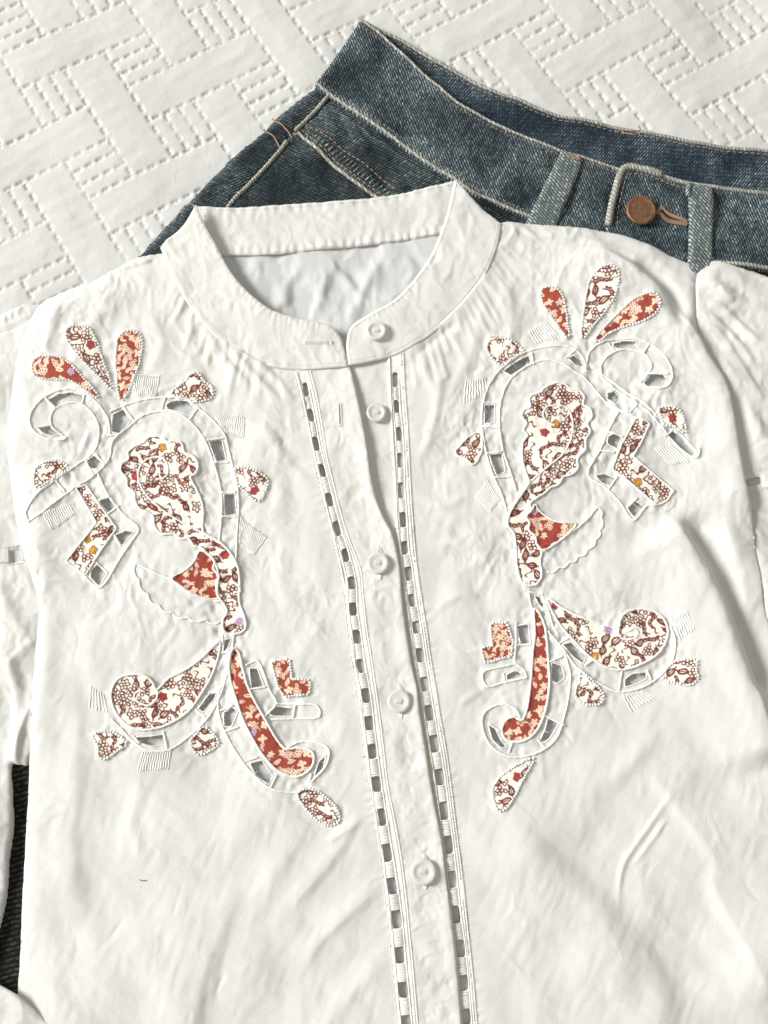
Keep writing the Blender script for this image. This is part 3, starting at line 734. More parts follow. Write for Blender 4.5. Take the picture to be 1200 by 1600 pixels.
def scallop(path, n, bulge):
    """row of little arcs along a path, bulging to its left (image axes) by bulge px"""
    p = crom(path, 6); s_l = np.concatenate([[0], np.cumsum(np.hypot(*np.diff(p, axis=0).T))]); out = []
    q = np.linspace(0, s_l[-1], n + 1) + np.concatenate([[0], np.random.default_rng(n).uniform(-2, 2, n - 1), [0]])
    K = np.column_stack([np.interp(q, s_l, p[:, 0]), np.interp(q, s_l, p[:, 1])])
    for a, b_ in zip(K[:-1], K[1:]):
        t = b_ - a; nr = np.array([-t[1], t[0]]) / np.hypot(*t)
        for f in np.linspace(0, 1, 7)[:-1]: out.append(a + t * f + nr * bulge * math.sin(math.pi * f) ** .7)
    out.append(K[-1]); return np.array(out)
WING_L = scallop(RB([(252, 168), (275, 250), (330, 325), (400, 370), (480, 395), (550, 402), (612, 412)]), 7, 5.5)
WING_R = scallop(RC([(690, 1070), (708, 1120), (695, 1180), (660, 1240), (600, 1285), (540, 1320), (478, 1345)]), 8, -4.5)
CORDS = {'left': [RA(p) for p in [
   [(490, 850), (480, 780), (440, 720), (390, 680), (340, 655), (270, 655), (200, 685), (150, 740), (135, 790), (150, 835), (200, 870), (270, 880), (300, 865)],
   [(280, 855), (240, 830), (225, 790), (240, 745), (290, 715), (350, 715), (400, 745), (435, 800), (440, 870), (420, 930), (370, 970), (300, 1020), (230, 1070), (170, 1120), (120, 1200), (130, 1245)],
   [(130, 1245), (180, 1215), (250, 1155), (330, 1095), (400, 1050), (460, 1000), (490, 950), (500, 890), (530, 850), (590, 800), (660, 760), (740, 750), (820, 775), (880, 830), (920, 890), (950, 970), (975, 1050), (990, 1130), (990, 1220), (978, 1335)],
   [(490, 750), (560, 720), (640, 700), (730, 690), (790, 690), (840, 702), (890, 740), (950, 790), (1000, 850), (1020, 920), (1040, 1000), (1060, 1080), (1065, 1180), (1060, 1280), (1052, 1420)],
   [(430, 1010), (460, 1080), (500, 1150), (560, 1220), (620, 1275), (585, 1335), (540, 1400), (450, 1535), (380, 1490)],
   [(700, 1055), (735, 1048), (752, 1015), (738, 970), (700, 955), (650, 970), (620, 1010), (620, 1060), (650, 1120), (710, 1180), (800, 1240), (900, 1292), (990, 1345)],
   [(600, 1432), (640, 1445), (700, 1475), (770, 1505), (850, 1560), (930, 1592), (985, 1598)]]]
 + [RB(p) for p in [
   [(640, 640), (610, 730), (560, 820), (480, 900), (390, 960), (300, 960), (240, 920), (200, 880), (150, 830)], [(650, 530), (648, 600), (640, 640), (605, 720), (605, 800), (630, 880), (680, 970), (740, 1050), (820, 1120), (900, 1140), (950, 1140)],
   [(720, 600), (770, 580), (800, 640), (820, 700), (850, 760), (800, 820)], [(850, 762), (940, 765), (1022, 770), (1030, 820), (930, 826), (830, 830)], [(890, 955), (950, 925), (1030, 930), (1075, 960), (1060, 1030), (1000, 1095)],
   [(345, 710), (340, 740), (310, 770), (270, 760), (245, 735), (260, 710), (290, 710)], [(618, 470), (622, 500), (612, 520)], [(668, 470), (664, 500), (662, 530)]]],
 'right': [RC(p) for p in [
   [(640, 485), (650, 430), (670, 395), (720, 365), (790, 355), (860, 358), (930, 390), (980, 440), (1005, 500), (995, 550), (950, 570), (890, 555), (860, 530)],
   [(870, 545), (900, 510), (920, 475), (905, 435), (870, 410), (800, 400), (745, 420), (710, 460), (710, 510), (740, 545), (800, 590), (870, 640), (930, 690), (975, 745)],
   [(345, 1000), (320, 920), (290, 830), (275, 740), (275, 650), (295, 570), (330, 515), (390, 470), (460, 445), (530, 455), (590, 490), (640, 520), (690, 580), (730, 620), (800, 665), (855, 690)],
   [(305, 1090), (280, 1010), (240, 920), (215, 830), (200, 730), (205, 620), (240, 530), (290, 470), (360, 420), (430, 395), (510, 385), (570, 390), (620, 420), (650, 480)],
   [(780, 665), (740, 740), (700, 830), (650, 930), (720, 980), (790, 1050), (845, 1125), (900, 1065), (940, 1062)],
   [(510, 722), (485, 710), (462, 690), (462, 660), (480, 642), (520, 635), (560, 645), (582, 680), (586, 740), (570, 800), (540, 850), (480, 900), (420, 950), (385, 990), (345, 1045), (315, 1100), (305, 1160)],
   [(690, 1070), (650, 1120), (590, 1170), (520, 1220), (450, 1268)],
   [(975, 745), (1000, 775), (1050, 825), (1110, 862), (1125, 820)], [(1000, 740), (1050, 762), (1115, 838)], [(640, 490), (700, 500), (760, 540), (830, 590), (880, 620), (940, 680)]]]
 + [RD(p) for p in [
   [(398, 112), (404, 160), (420, 215)], [(455, 128), (482, 200), (500, 262), (525, 300)], [(480, 290), (540, 360), (600, 440), (680, 500), (770, 545), (850, 540), (920, 510), (980, 460), (1015, 400), (1020, 330), (1000, 270)],
   [(550, 380), (575, 470), (570, 560), (550, 650), (520, 740), (470, 790), (400, 820), (320, 825), (250, 790), (210, 730), (200, 660), (230, 620), (290, 600), (340, 620), (362, 660)],
   [(345, 250), (345, 340), (340, 420), (375, 450), (390, 488)], [(345, 428), (290, 440), (205, 465), (220, 525), (290, 510), (390, 487)], [(780, 275), (782, 308), (805, 325), (845, 320), (865, 300), (848, 280), (818, 290)]]]}
RUNGS = {'left': [RA(p) for p in [[(202, 690), (250, 738)], [(378, 678), (368, 716)], [(165, 822), (232, 812)], [(478, 858), (532, 852)], [(550, 728), (602, 800)], [(738, 690), (720, 752)], [(882, 738), (850, 786)],
   [(925, 882), (1000, 868)], [(960, 980), (1022, 976)], [(990, 1115), (1055, 1112)], [(992, 1222), (1062, 1222)], [(430, 945), (470, 990)], [(380, 968), (420, 1040)], [(250, 1060), (290, 1110)], [(490, 1130), (440, 1148)], [(530, 1172), (478, 1210)], [(510, 1302), (540, 1352)], [(480, 1472), (430, 1425)]]]
 + [RB(p) for p in [[(505, 788), (548, 818)], [(560, 716), (612, 702)], [(368, 880), (386, 955)], [(240, 900), (272, 932)], [(612, 792), (668, 770)], [(632, 880), (690, 862)], [(722, 1006), (772, 990)], [(828, 1118), (852, 1065)], [(738, 702), (808, 690)], [(930, 768), (920, 826)], [(998, 1060), (992, 1096)], [(618, 545), (652, 540)]]],
 'right': [RC(p) for p in [[(735, 372), (768, 412)], [(912, 374), (884, 420)], [(908, 503), (990, 510)], [(555, 438), (600, 400)], [(410, 412), (420, 462)], [(284, 484), (332, 516)], [(203, 624), (278, 624)], [(200, 724), (276, 732)], [(218, 842), (292, 832)], [(246, 946), (322, 940)],
   [(730, 582), (772, 566)], [(858, 636), (828, 668)], [(735, 752), (800, 772)], [(700, 830), (762, 838)], [(775, 940), (742, 990)], [(818, 1072), (860, 1030)], [(978, 770), (1012, 742)]]]
 + [RD(p) for p in [[(528, 342), (572, 316)], [(638, 436), (684, 404)], [(784, 545), (796, 460)], [(904, 455), (922, 495)], [(488, 420), (545, 395)], [(468, 650), (550, 692)], [(438, 752), (472, 790)], [(230, 684), (276, 716)], [(330, 762), (314, 806)], [(290, 470), (300, 512)], [(352, 348), (410, 345)], [(405, 122), (456, 132)], [(455, 200), (490, 195)]]]}
BLOCKS = {'left': [RA(p) for p in [[(605, 590), (712, 592), (692, 690), (598, 678)], [(962, 770), (1090, 772), (1085, 870), (1010, 850)], [(195, 1205), (308, 1165), (332, 1212), (235, 1282)], [(1075, 1225), (1190, 1310), (1125, 1392), (1068, 1340)]]]
 + [RB(p) for p in [[(285, 968), (402, 958), (388, 1042), (260, 1052)], [(62, 690), (112, 718), (132, 800), (52, 782)]]],
 'right': [RC(p) for p in [[(398, 315), (470, 278), (530, 350), (432, 372)], [(130, 535), (212, 518), (220, 580), (122, 632)], [(168, 1022), (220, 958), (272, 1042), (240, 1095)], [(938, 820), (1000, 800), (1082, 880), (1010, 892)]]]
 + [RD(p) for p in [[(1005, 240), (1062, 208), (1096, 290), (1042, 330)], [(800, 560), (882, 545), (946, 572), (838, 632)]]]}

CORDS['left'].append(WING_L); CORDS['right'].append(WING_R)
# placket, lace strips (photo px)
plR = [(545, 566), (555, 606), (561, 632), (569, 674), (575, 711), (579, 742), (587, 777), (597, 805), (611, 832), (619, 858), (625, 890), (627, 918), (630, 952), (637, 1002), (645, 1047), (652, 1077), (655, 1110), (660, 1140), (666, 1177), (671, 1212), (680, 1262), (690, 1312), (697, 1370), (704, 1425), (710, 1475), (717, 1550), (721, 1600), (730, 1680)]
plL = [(483, 575), (494, 616), (503, 664), (511, 716), (521, 756), (534, 808), (548, 850), (563, 889), (567, 927), (572, 977), (580, 1027), (587, 1077), (594, 1127), (600, 1177), (605, 1222), (614, 1270), (625, 1330), (634, 1400), (640, 1462), (646, 1525), (652, 1597), (660, 1680)]
l1L = [(459, 572), (469, 611), (479, 658), (489, 703), (498, 748), (508, 790), (518, 830), (530, 882), (540, 935), (547, 1000), (557, 1065), (566, 1140), (573, 1205), (587, 1267), (597, 1340), (605, 1412), (612, 1482), (619, 1550), (624, 1600), (634, 1680)]
l1holes = [(478, 609), (486, 649), (494, 694), (504, 736), (515, 781), (527, 826), (540, 868), (550, 911), (552, 952), (558, 995), (564, 1041), (572, 1087), (577, 1130), (582, 1174), (588.5, 1225), (596, 1277), (605, 1332), (613, 1384), (620, 1436), (625, 1492), (630, 1546), (635, 1598), (641, 1652)]
l2L = [(606, 550), (608, 611), (612, 690), (616, 756), (619, 821), (624, 862), (628, 897), (636, 960), (645, 1025), (658, 1100), (670, 1175), (680, 1240), (692, 1330), (702, 1420), (712, 1510), (720, 1600), (728, 1680)]
l2R = [(629, 552), (632, 611), (636, 664), (639, 729), (642, 782), (647, 850), (653, 905), (665, 980), (672, 1030), (680, 1077), (687, 1122), (696, 1172), (703, 1222), (712, 1295), (722, 1375), (731, 1462), (739, 1537), (744, 1597), (754, 1680)]
l2holes = [(618, 593), (620, 635), (624, 678), (626, 719), (627, 766), (630, 812), (632.5, 856), (639, 896), (644, 938), (651, 980), (657, 1024), (664, 1069), (671, 1114), (679, 1162), (687.5, 1214), (694, 1267), (700, 1320), (706, 1374), (712, 1429), (719, 1482), (724, 1536), (728, 1589), (733, 1643)]

seamL = [(252, 387), (270, 425), (295, 470), (330, 515), (380, 550), (420, 568), (470, 575), (544, 571)]
seamR = [(544, 569), (570, 565), (620, 550), (670, 520), (720, 475), (755, 430), (775, 385), (782, 350)]
shoulderL = [(252, 386), (219, 391), (198, 399), (173, 414), (140, 432), (100, 447), (60, 466), (42, 496)]
sideL = [(42, 496), (26, 549), (12, 640), (8, 690), (18, 784), (34, 855), (58, 940), (53, 1030), (48, 1125), (43, 1192), (36, 1340), (24, 1553), (16, 1680)]
shoulderR = [(782, 346), (800, 345), (850, 348), (933, 355), (1000, 373), (1050, 397), (1094, 413)]
sideR = [(1094, 413), (1090, 446), (1091, 510), (1104, 552), (1132, 595), (1144, 640), (1154, 700), (1164, 760), (1174, 800), (1182, 860), (1190, 900), (1200, 960), (1225, 1010), (1290, 1060)]

# ------------------------------------------------------------------ blouse: the front's relief (folds, creases, puckers)
ZF, ZBK = 14.0, 8.6
FR = Field(-60, 1300, 270, 1700, 2.0)
sh = FR.X.shape
warpx = gnoise(sh, 2, 120, 51); warpy = gnoise(sh, 2, 120, 52)
def warped(n, a):
    jj, ii = np.meshgrid(np.arange(sh[0]), np.arange(sh[1]), indexing='ij')
    return n[np.clip((jj + warpy * a).astype(int), 0, sh[0] - 1), np.clip((ii + warpx * a).astype(int), 0, sh[1] - 1)]
nb = gnoise(sh, 2, 190, 53); nm = gnoise(sh, 2, 70, 54, 1.6, 1.1); nm2 = gnoise(sh, 2, 66, 58, 1.7, -0.9)
nf = warped(gnoise(sh, 2, 40, 55, 2.4, 0.9), 6); nf2 = warped(gnoise(sh, 2, 34, 56, 2.4, -0.8), 6); ng = warped(gnoise(sh, 2, 20, 57, 1.8, 1.2), 4)
mask = np.clip(.55 + .5 * gnoise(sh, 2, 200, 59), .12, 1.5)
upper = np.clip((1180 - FR.Y) / 420, 0.16, 1)                # the yoke is more crumpled than the skirt
def crinkle(shape, step, lam, seed, warp=True):
    """fractal creases of thin cotton: sharp little ridges at several sizes, running in mixed directions"""
    out = np.zeros(shape)
    for k, (l, a, an) in enumerate(((lam, .50, 1.5), (lam * .55, .30, 1.8), (lam * .3, .19, 1.6), (lam * .17, .10, 1.3))):
        n1 = gnoise(shape, step, l, seed + 10 * k, an, .9 + .5 * k); n2 = gnoise(shape, step, l, seed + 10 * k + 5, an, -.7 + .6 * k)
        if warp: n1, n2 = warped(n1, 7 / (k + 1)), warped(n2, 7 / (k + 1))
        soft = lambda n: np.sqrt(n * n + .006)
        out -= a * np.minimum(soft(n1), soft(n2) + .12)
    return out - out.mean()
FR.H = .05 * gnoise(sh, 2, 16, 811, 3.0, 1.9) + .05 * gnoise(sh, 2, 22, 812, 4.0, .6) + .55 * nb + .30 * nm + .26 * nm2 * upper + 1.15 * crinkle(sh, 2, 66, 400) * (.35 + .75 * mask) * upper
H0 = FR.H.copy()
# big folds: path, height, width left / right of the walking direction
FOLDS = [
 ([(900, 372), (960, 406), (1030, 454), (1080, 518), (1130, 592), (1152, 720), (1175, 830)], 3.8, 10, 48, .12),
 ([(985, 400), (1035, 440), (1060, 485), (1070, 525)], -3.6, 12, 12, .25),
 ([(1040, 800), (1060, 832), (1095, 880), (1120, 930), (1145, 987), (1167, 1050), (1190, 1120), (1215, 1200)], 5.5, 13, 70, .10),
 ([(1075, 800), (1105, 860), (1140, 930), (1170, 1010), (1200, 1090)], -5.6, 34, 16, .12),
 ([(1120, 790), (1145, 860), (1165, 930), (1180, 1000)], 1.6, 16, 12, .25),
 ([(780, 1275), (870, 1372), (950, 1462), (1010, 1542), (1070, 1640)], 3.4, 22, 70, .18),
 ([(860, 1290), (960, 1400), (1030, 1480), (1100, 1600)], -2.6, 60, 26, .2),
 ([(1010, 1190), (1060, 1260), (1118, 1340), (1120, 1390), (1170, 1480), (1220, 1580)], 2.6, 60, 14, .15),
 ([(1060, 1222), (1015, 1290), (975, 1350), (968, 1400), (965, 1430)], .75, 5, 4, .3),
 ([(1050, 1270), (1010, 1325), (985, 1360)], .6, 4, 4, .3),
 ([(365, 1370), (345, 1440), (315, 1530), (290, 1640)], 2.8, 12, 80, .2),
 ([(490, 1270), (440, 1350), (400, 1420), (380, 1460)], 1.5, 9, 26, .25),
 ([(560, 1275), (520, 1340), (470, 1400), (450, 1430)], 1.0, 9, 16, .25),
 ([(612, 1365), (560, 1415), (500, 1470), (470, 1530)], 1.0, 9, 18, .25),
 ([(625, 1480), (560, 1540), (510, 1600), (490, 1660)], 1.1, 10, 20, .25),
 ([(575, 1270), (545, 1295), (500, 1320)], .9, 6, 10, .3),
 ([(215, 1330), (170, 1420), (150, 1530), (130, 1640)], 1.4, 40, 30, .25),
 ([(105, 1000), (120, 1150), (110, 1320), (130, 1450)], .9, 14, 24, .25),
 ([(230, 1200), (205, 1290), (240, 1350)], .6, 10, 12, .3),
 ([(60, 700), (55, 860), (70, 1000), (60, 1150)], 1.6, 22, 34, .2),
 # gathers below the collar
 ([(318, 510), (350, 560), (395, 610)], .9, 6, 9, .2), ([(352, 535), (400, 590), (450, 640)], 1.0, 6, 8, .2), ([(385, 555), (430, 590), (470, 640)], .9, 5, 7, .2),
 ([(405, 650), (450, 720), (500, 770)], .9, 8, 12, .25), ([(300, 480), (300, 560), (330, 640)], .7, 10, 12, .3),
 ([(640, 565), (680, 530), (720, 500)], -.9, 6, 6, .2), ([(660, 560), (640, 640), (660, 720)], .8, 9, 9, .25), ([(690, 560), (680, 650), (650, 740)], .9, 8, 9, .25), ([(760, 450), (740, 540), (700, 620)], .7, 9, 10, .25),
 ([(800, 400), (860, 420), (930, 400)], .6, 8, 8, .3), ([(790, 430), (800, 520), (770, 560)], .7, 10, 12, .3), ([(640, 770), (690, 790), (740, 770)], .7, 8, 8, .3), ([(660, 860), (720, 850), (780, 880)], .7, 9, 9, .3), ([(670, 960), (720, 930), (760, 940)], .6, 7, 7, .3),
 ([(690, 990), (720, 1020), (770, 1010)], .5, 5, 5, .3), ([(700, 1110), (750, 1080), (790, 1040)], .5, 6, 6, .3), ([(940, 560), (960, 470), (990, 440)], .5, 8, 8, .3),
 ([(100, 600), (150, 500), (200, 440)], .9, 12, 14, .25), ([(70, 560), (80, 500), (95, 470)], 1.2, 7, 9, .2), ([(230, 470), (250, 540), (235, 590)], .7, 10, 10, .3),
 ([(420, 640), (440, 760), (430, 860)], .8, 12, 14, .3), ([(460, 800), (440, 900), (470, 980)], .7, 14, 14, .3), ([(500, 960), (460, 1060), (500, 1150)], .6, 14, 14, .3),
 ([(160, 930), (140, 1020), (160, 1100)], .6, 18, 18, .3), ([(880, 1180), (920, 1240), (900, 1330)], .7, 22, 22, .3), ([(1030, 1130), (980, 1200), (930, 1240)], .8, 14, 16, .3),
 ([(560, 590), (570, 680), (590, 760)], .4, 8, 8, .3), ([(700, 700), (760, 690), (790, 720)], .6, 7, 7, .3),
]
for pth, A, wl_, wr_, tp in FOLDS:
    FR.fold(pth, A * (.7 if pth[0][1] > 1150 and abs(A) > 1 else 1.15), wl_ * (1.5 if pth[0][1] > 1150 and abs(A) > 1 else 1), wr_, tp)
# thin pressed creases on the lower body
rg = np.random.default_rng(5)
for _ in range(46):
    x0_, y0_ = rg.uniform(60, 1180), rg.uniform(1000, 1600); a_ = rg.uniform(-.5, .5) + (1.9 if x0_ < 560 else 1.1) ; L = rg.uniform(30, 110)
    d0 = np.array([math.cos(a_), math.sin(a_)]) * L; n0 = np.array([-d0[1], d0[0]]) * rg.uniform(-.12, .12)
    p0 = np.array([x0_, y0_]); FR.fold([p0 - d0 * .5, p0 + n0, p0 + d0 * .5], rg.uniform(.10, .30) * rg.choice([-1, 1]), rg.uniform(2.6, 4.5), rg.uniform(2.6, 6), .4)
# little gathers hanging from the neckband seam
rg = np.random.default_rng(77)
for path, lo, hi in ((seamL, .18, .86), (seamR, .22, .95)):
    c = resample(crom(path, 4), 2.0); tt_ = np.gradient(c, axis=0); tt_ /= np.hypot(tt_[:, 0], tt_[:, 1])[:, None]
    for f in np.arange(lo, hi, .033):
        k = int((f + rg.uniform(-.01, .01)) * (len(c) - 1)); nrm2 = np.array([-tt_[k, 1], tt_[k, 0]])
        if nrm2[1] < 0: nrm2 = -nrm2
        nrm2 = nrm2 * .8 + np.array([.25 if path is seamL else -.15, .45]); L = rg.uniform(30, 95)
        p0 = c[k] - nrm2 * 4; bend = np.array([-nrm2[1], nrm2[0]]) * rg.uniform(-8, 8)
        FR.fold([p0, p0 + nrm2 * L * .5 + bend * .5, p0 + nrm2 * L + bend], rg.uniform(.25, .7), rg.uniform(3, 5), rg.uniform(3.5, 6.5), .3)
# the cloth is drawn up along embroidery cords
npk = gnoise(sh, 2, 15, 63) 
for sd_ in ('left', 'right'):
    for p in CORDS[sd_]:
        c = p[::2] if len(p) > 40 else crom(p, 3); w = FR.win(c, 26); d, _, _ = path_dist(FR.X[w], FR.Y[w], c)
        FR.H[w] += .20 * np.exp(-(d / 5) ** 2) - .14 * np.exp(-((d - 11) / 7) ** 2) + .09 * npk[w] * np.exp(-((d - 9) / 12) ** 2)
for (sd_, poly, g, e, fl) in PATCHES:
    w = FR.win(poly, 30); d = sdf_poly(FR.X[w], FR.Y[w], poly)
    FR.H[w] += .25 / (1 + np.exp(-(d + 3) / 3.0)) - .16 * np.exp(-((d + 11) / 7) ** 2) + .09 * npk[w] * np.exp(-((d + 8) / 12) ** 2)
for path in (seamL, seamR):
    c = crom(path, 4); w = FR.win(c, 40); d, _, _ = path_dist(FR.X[w], FR.Y[w], c)
    FR.H[w] += .6 * np.exp(-(d / 14) ** 2)
# flatten near the lace strips and placket, with fine puckers at the strips' seams
for path in (l1L, l2R):
    c = crom(path, 3); w = FR.win(c, 60); d, sdg, t = path_dist(FR.X[w], FR.Y[w], c)
    k = np.exp(-(d / 26) ** 2)
    FR.H[w] = FR.H[w] * (1 - .7 * k) + k * (.22 * np.sin(t * 1130 / 2.4 + 2.0 * nm[w]) * np.exp(-(d / 16) ** 2) * (.5 + .5 * np.clip(nf[w], -1, 1)))
# the edges fall towards the bed
dS, _, _ = path_dist(FR.X, FR.Y, np.vstack([crom(shoulderL, 3), crom(sideL, 3)]))
k = np.clip(dS / 62, 0, 1)
FR.H -= np.interp(FR.Y, [470, 540], [8.0, 3.8]) * (1 - np.sqrt(np.clip(1 - (1 - k) ** 2, 0, 1)))
dS2, _, _ = path_dist(FR.X, FR.Y, np.vstack([crom(shoulderR, 3)]))
k = np.clip(dS2 / 26, 0, 1)
FR.H -= 3.2 * (1 - np.sqrt(np.clip(1 - (1 - k) ** 2, 0, 1)))
dS3, _, _ = path_dist(FR.X, FR.Y, crom(sideR, 3))
k = np.clip(dS3 / 18, 0, 1)
FR.H -= np.interp(FR.Y, [560, 640], [3.0, 1.2]) * (1 - np.sqrt(np.clip(1 - (1 - k) ** 2, 0, 1)))
# shoulder seams
for path, off_ in (([(245, 401), (210, 415), (168, 425), (140, 434), (93, 455), (66, 470)], .9), ([(830, 375), (900, 378), (960, 395), (1010, 415), (1054, 434), (1088, 444)], .8)):
    FR.fold(path, -off_, 3.2, 3.2, .05); FR.fold(np.array(path) + np.array([1, -7]), .45, 5, 5, .05)
frel = lambda x, y, d: FR.at(x, y)

# ------------------------------------------------------------------ blouse: build
blouse = empty('blouse', (0, 0, 0), 'white cotton blouse with floral appliques and cutwork embroidery lying over the jeans', 'blouse')
# inside of the back
BKF = Field(-60, 1300, 270, 1700, 3.0)
shb = BKF.X.shape
BKF.H = .5 * gnoise(shb, 3, 120, 71) + .45 * gnoise(shb, 3, 60, 72, 1.8, 1.0) + 0.9 * crinkle(shb, 3, 62, 660, False)
for pth, A, wl_, wr_ in [([(500, 400), (530, 430), (560, 460)], 1.2, 8, 10), ([(470, 410), (440, 470), (420, 500)], 1.0, 10, 10), ([(520, 405), (500, 470), (480, 510)], 1.3, 9, 9), ([(600, 400), (570, 450), (545, 520)], 1.2, 9, 10),
                         ([(640, 390), (640, 440), (600, 480)], .9, 10, 9), ([(530, 420), (570, 470), (620, 480)], .9, 8, 9), ([(400, 400), (400, 440), (420, 470)], .9, 10, 10)]:
    BKF.fold(pth, A, wl_, wr_)
back_poly = np.vstack([crom([(300, 372), (352, 372), (420, 374), (485, 367), (570, 359), (645, 349), (720, 338)]), np.array([(780, 370), (1060, 440), (1120, 640), (1170, 860), (1260, 1100), (1260, 1680), (60, 1680), (80, 1200), (90, 940), (60, 700), (90, 520), (160, 450), (262, 400)])])
def under_gap(x, y):  # back shaped to sit higher at the lace, so the openings look lighter
    """gap in millimetres between front and back, narrower along the lace strips"""
    h1, h2 = np.array(l1holes), np.array(l2holes)
    dl = np.minimum(np.abs(x - np.interp(y, h1[:, 1], h1[:, 0])), np.abs(x - np.interp(y, h2[:, 1], h2[:, 0])))
    return 2.6 - .8 * np.exp(-(dl / 24) ** 2)
sheet('back_panel', back_poly, ZBK, lambda x, y, d: np.where((y > 585) | (np.abs(x - 520) > 300), np.minimum(3.4 + BKF.at(x, y) * .4, ZF - ZBK + FR.at(x, y) - under_gap(x, y)), np.clip(BKF.at(x, y) * 1.2 + .45, -.25, 1.3 + np.clip(y - 400, 0, 99) * .05)) + edge_roll(d, 20, .5), M['cotton_in'], blouse, pitch=3.0)

# sleeves (lower layers first)
SLF = Field(-120, 140, 440, 1700, 2.0)
s_ = SLF.X.shape
SLF.H = .5 * gnoise(s_, 2, 110, 81) + .35 * gnoise(s_, 2, 50, 82, 2.5, 1.3) + .8 * crinkle(s_, 2, 58, 580, False)
for pth, A, wl_, wr_ in [([(6, 505), (10, 485)], .9, 4, 4), ([(16, 500), (20, 480)], 1.0, 4, 4), ([(27, 495), (32, 478)], 1.0, 4, 4), ([(0, 1000), (25, 1080), (22, 1190)], 1.6, 10, 8), ([(45, 1100), (30, 1150), (24, 1200)], 1.6, 5, 6),
                         ([(10, 1040), (40, 1010), (60, 1000)], 1.2, 6, 8), ([(-10, 900), (20, 960), (50, 1010)], 1.0, 10, 12)]:
    SLF.fold(pth, A, wl_, wr_)
SLF.fold([(-10, 521), (0, 517), (20, 511), (40, 503), (60, 495)], -.9, 3, 3, .05)
sl_poly = np.vstack([crom([(-100, 540), (-40, 506), (0, 490), (20, 482), (40, 474), (70, 476)]), np.array([(100, 560), (100, 960), (70, 1020)]), crom([(58, 1120), (46, 1190), (30, 1195), (17, 1197), (18, 1240), (19, 1290), (12, 1350), (10, 1380), (0, 1440), (-30, 1520), (-100, 1560)])])
LHOLE = [rc([(14, 862), (31, 858), (33, 874), (16, 877)], 3)]
slv = sheet('left_sleeve', sl_poly, 8.6, lambda x, y, d: SLF.at(x, y) + edge_roll(d, 12, 2.6), M['cotton'], blouse, pitch=2.0, holes=LHOLE)
srel = lambda x, y, d: SLF.at(x, y)
tubes('hem_topstitching', dashes(np.array([(-60, 868), (0, 856), (33, 852)]), 8.6, srel, .2, 4, 2.5, .0003) + dashes(np.array([(-60, 893), (0, 884), (38, 879)]), 8.6, srel, .2, 4, 2.5, .0003) + dashes(np.array([(-60, 533), (0, 518), (40, 504)]), 8.6, srel, .5, 4, 2.5, .0003), [0.00025] * 9999, M['stitch'], slv, 5)
lb = [lay(resample(np.array([(x, 859 + (10 - x) * .08), (x + 1, 879 + (10 - x) * .08)]), 3), 8.6, srel, .3) for x in np.arange(-50, 13, 2.0)]
tubes('lace_bar', lb, [0.0004] * len(lb), M['lace'], slv, 5)
lb = [lay(resample(np.array([(x, 855), (x + 1, 876)]), 3), 8.6, srel, .3) for x in np.arange(33, 44, 2.0)]
tubes('lace_bar', lb, [0.0004] * len(lb), M['lace'], slv, 5)

SRF = Field(1040, 1320, 380, 1180, 2.0)
s_ = SRF.X.shape
SRF.H = .5 * gnoise(s_, 2, 100, 91) + .4 * gnoise(s_, 2, 50, 92, 2.5, .8) + .95 * crinkle(s_, 2, 58, 620, False)
for pth, A, wl_, wr_ in [([(1092, 440), (1120, 448), (1160, 470), (1200, 480)], 1.6, 7, 9), ([(1090, 472), (1125, 480), (1160, 510), (1190, 540)], 1.8, 6, 8), ([(1090, 492), (1120, 500), (1150, 530), (1185, 580)], 1.2, 5, 8), ([(1092, 515), (1120, 516), (1150, 560), (1200, 640)], 1.4, 6, 12),
                         ([(1105, 540), (1140, 580), (1180, 660), (1230, 740)], 1.8, 10, 22), ([(1100, 425), (1130, 425), (1170, 440)], .9, 6, 7), ([(1120, 450), (1135, 465), (1150, 470)], 1.2, 4, 5), ([(1150, 600), (1170, 700), (1180, 800)], -1.0, 12, 12),
                         ([(1180, 780), (1190, 850), (1215, 950)], 1.0, 12, 14)]:
    SRF.fold(pth, A, wl_, wr_)
sr_poly = np.vstack([crom([(1092, 413), (1104, 409), (1120, 408), (1140, 413), (1170, 421), (1200, 432), (1250, 455), (1310, 500)]), np.array([(1310, 1150)]), crom([(1240, 1060), (1206, 985), (1192, 930), (1186, 900), (1178, 850), (1170, 800), (1160, 752), (1151, 700), (1145, 650), (1138, 618), (1124, 590), (1100, 552), (1090, 512), (1088, 480), (1087, 445)])])
RHOLE = [rc([(1166, 749), (1188, 744), (1190, 755), (1168, 759)], 3), rc([(1216, 742), (1240, 740), (1242, 752), (1218, 754)], 3)]
srv = sheet('right_sleeve', sr_poly, 12.0, lambda x, y, d: SRF.at(x, y) + edge_roll(d, 7, .9), M['cotton'], blouse, pitch=2.0, holes=RHOLE)
sheet('sleeve_hole_backing', sr_poly * .995 + np.array([10, 4]), 9.6, lambda x, y, d: edge_roll(d, 9, 1.0), M['cotton_in'], srv, pitch=6)  # added pale sheet, set high to lighten the hem openings
srr = lambda x, y, d: SRF.at(x, y)
tubes('hem_topstitching', dashes(np.array([(1159, 738), (1200, 730), (1290, 722)]), 12, srr, .2, 4, 2.5, .0003) + dashes(np.array([(1164, 768), (1200, 764), (1290, 758)]), 12, srr, .2, 4, 2.5, .0003), [0.00025] * 9999, M['stitch'], srv, 5)
lb = [lay(resample(np.array([(x, 741 - (x - 1190) * .15), (x + 1, 763 - (x - 1190) * .12)]), 3), 12, srr, .25) for x in np.arange(1192, 1216, 2.0)]
tubes('lace_bar', lb, [0.0004] * len(lb), M['lace'], srv, 5)

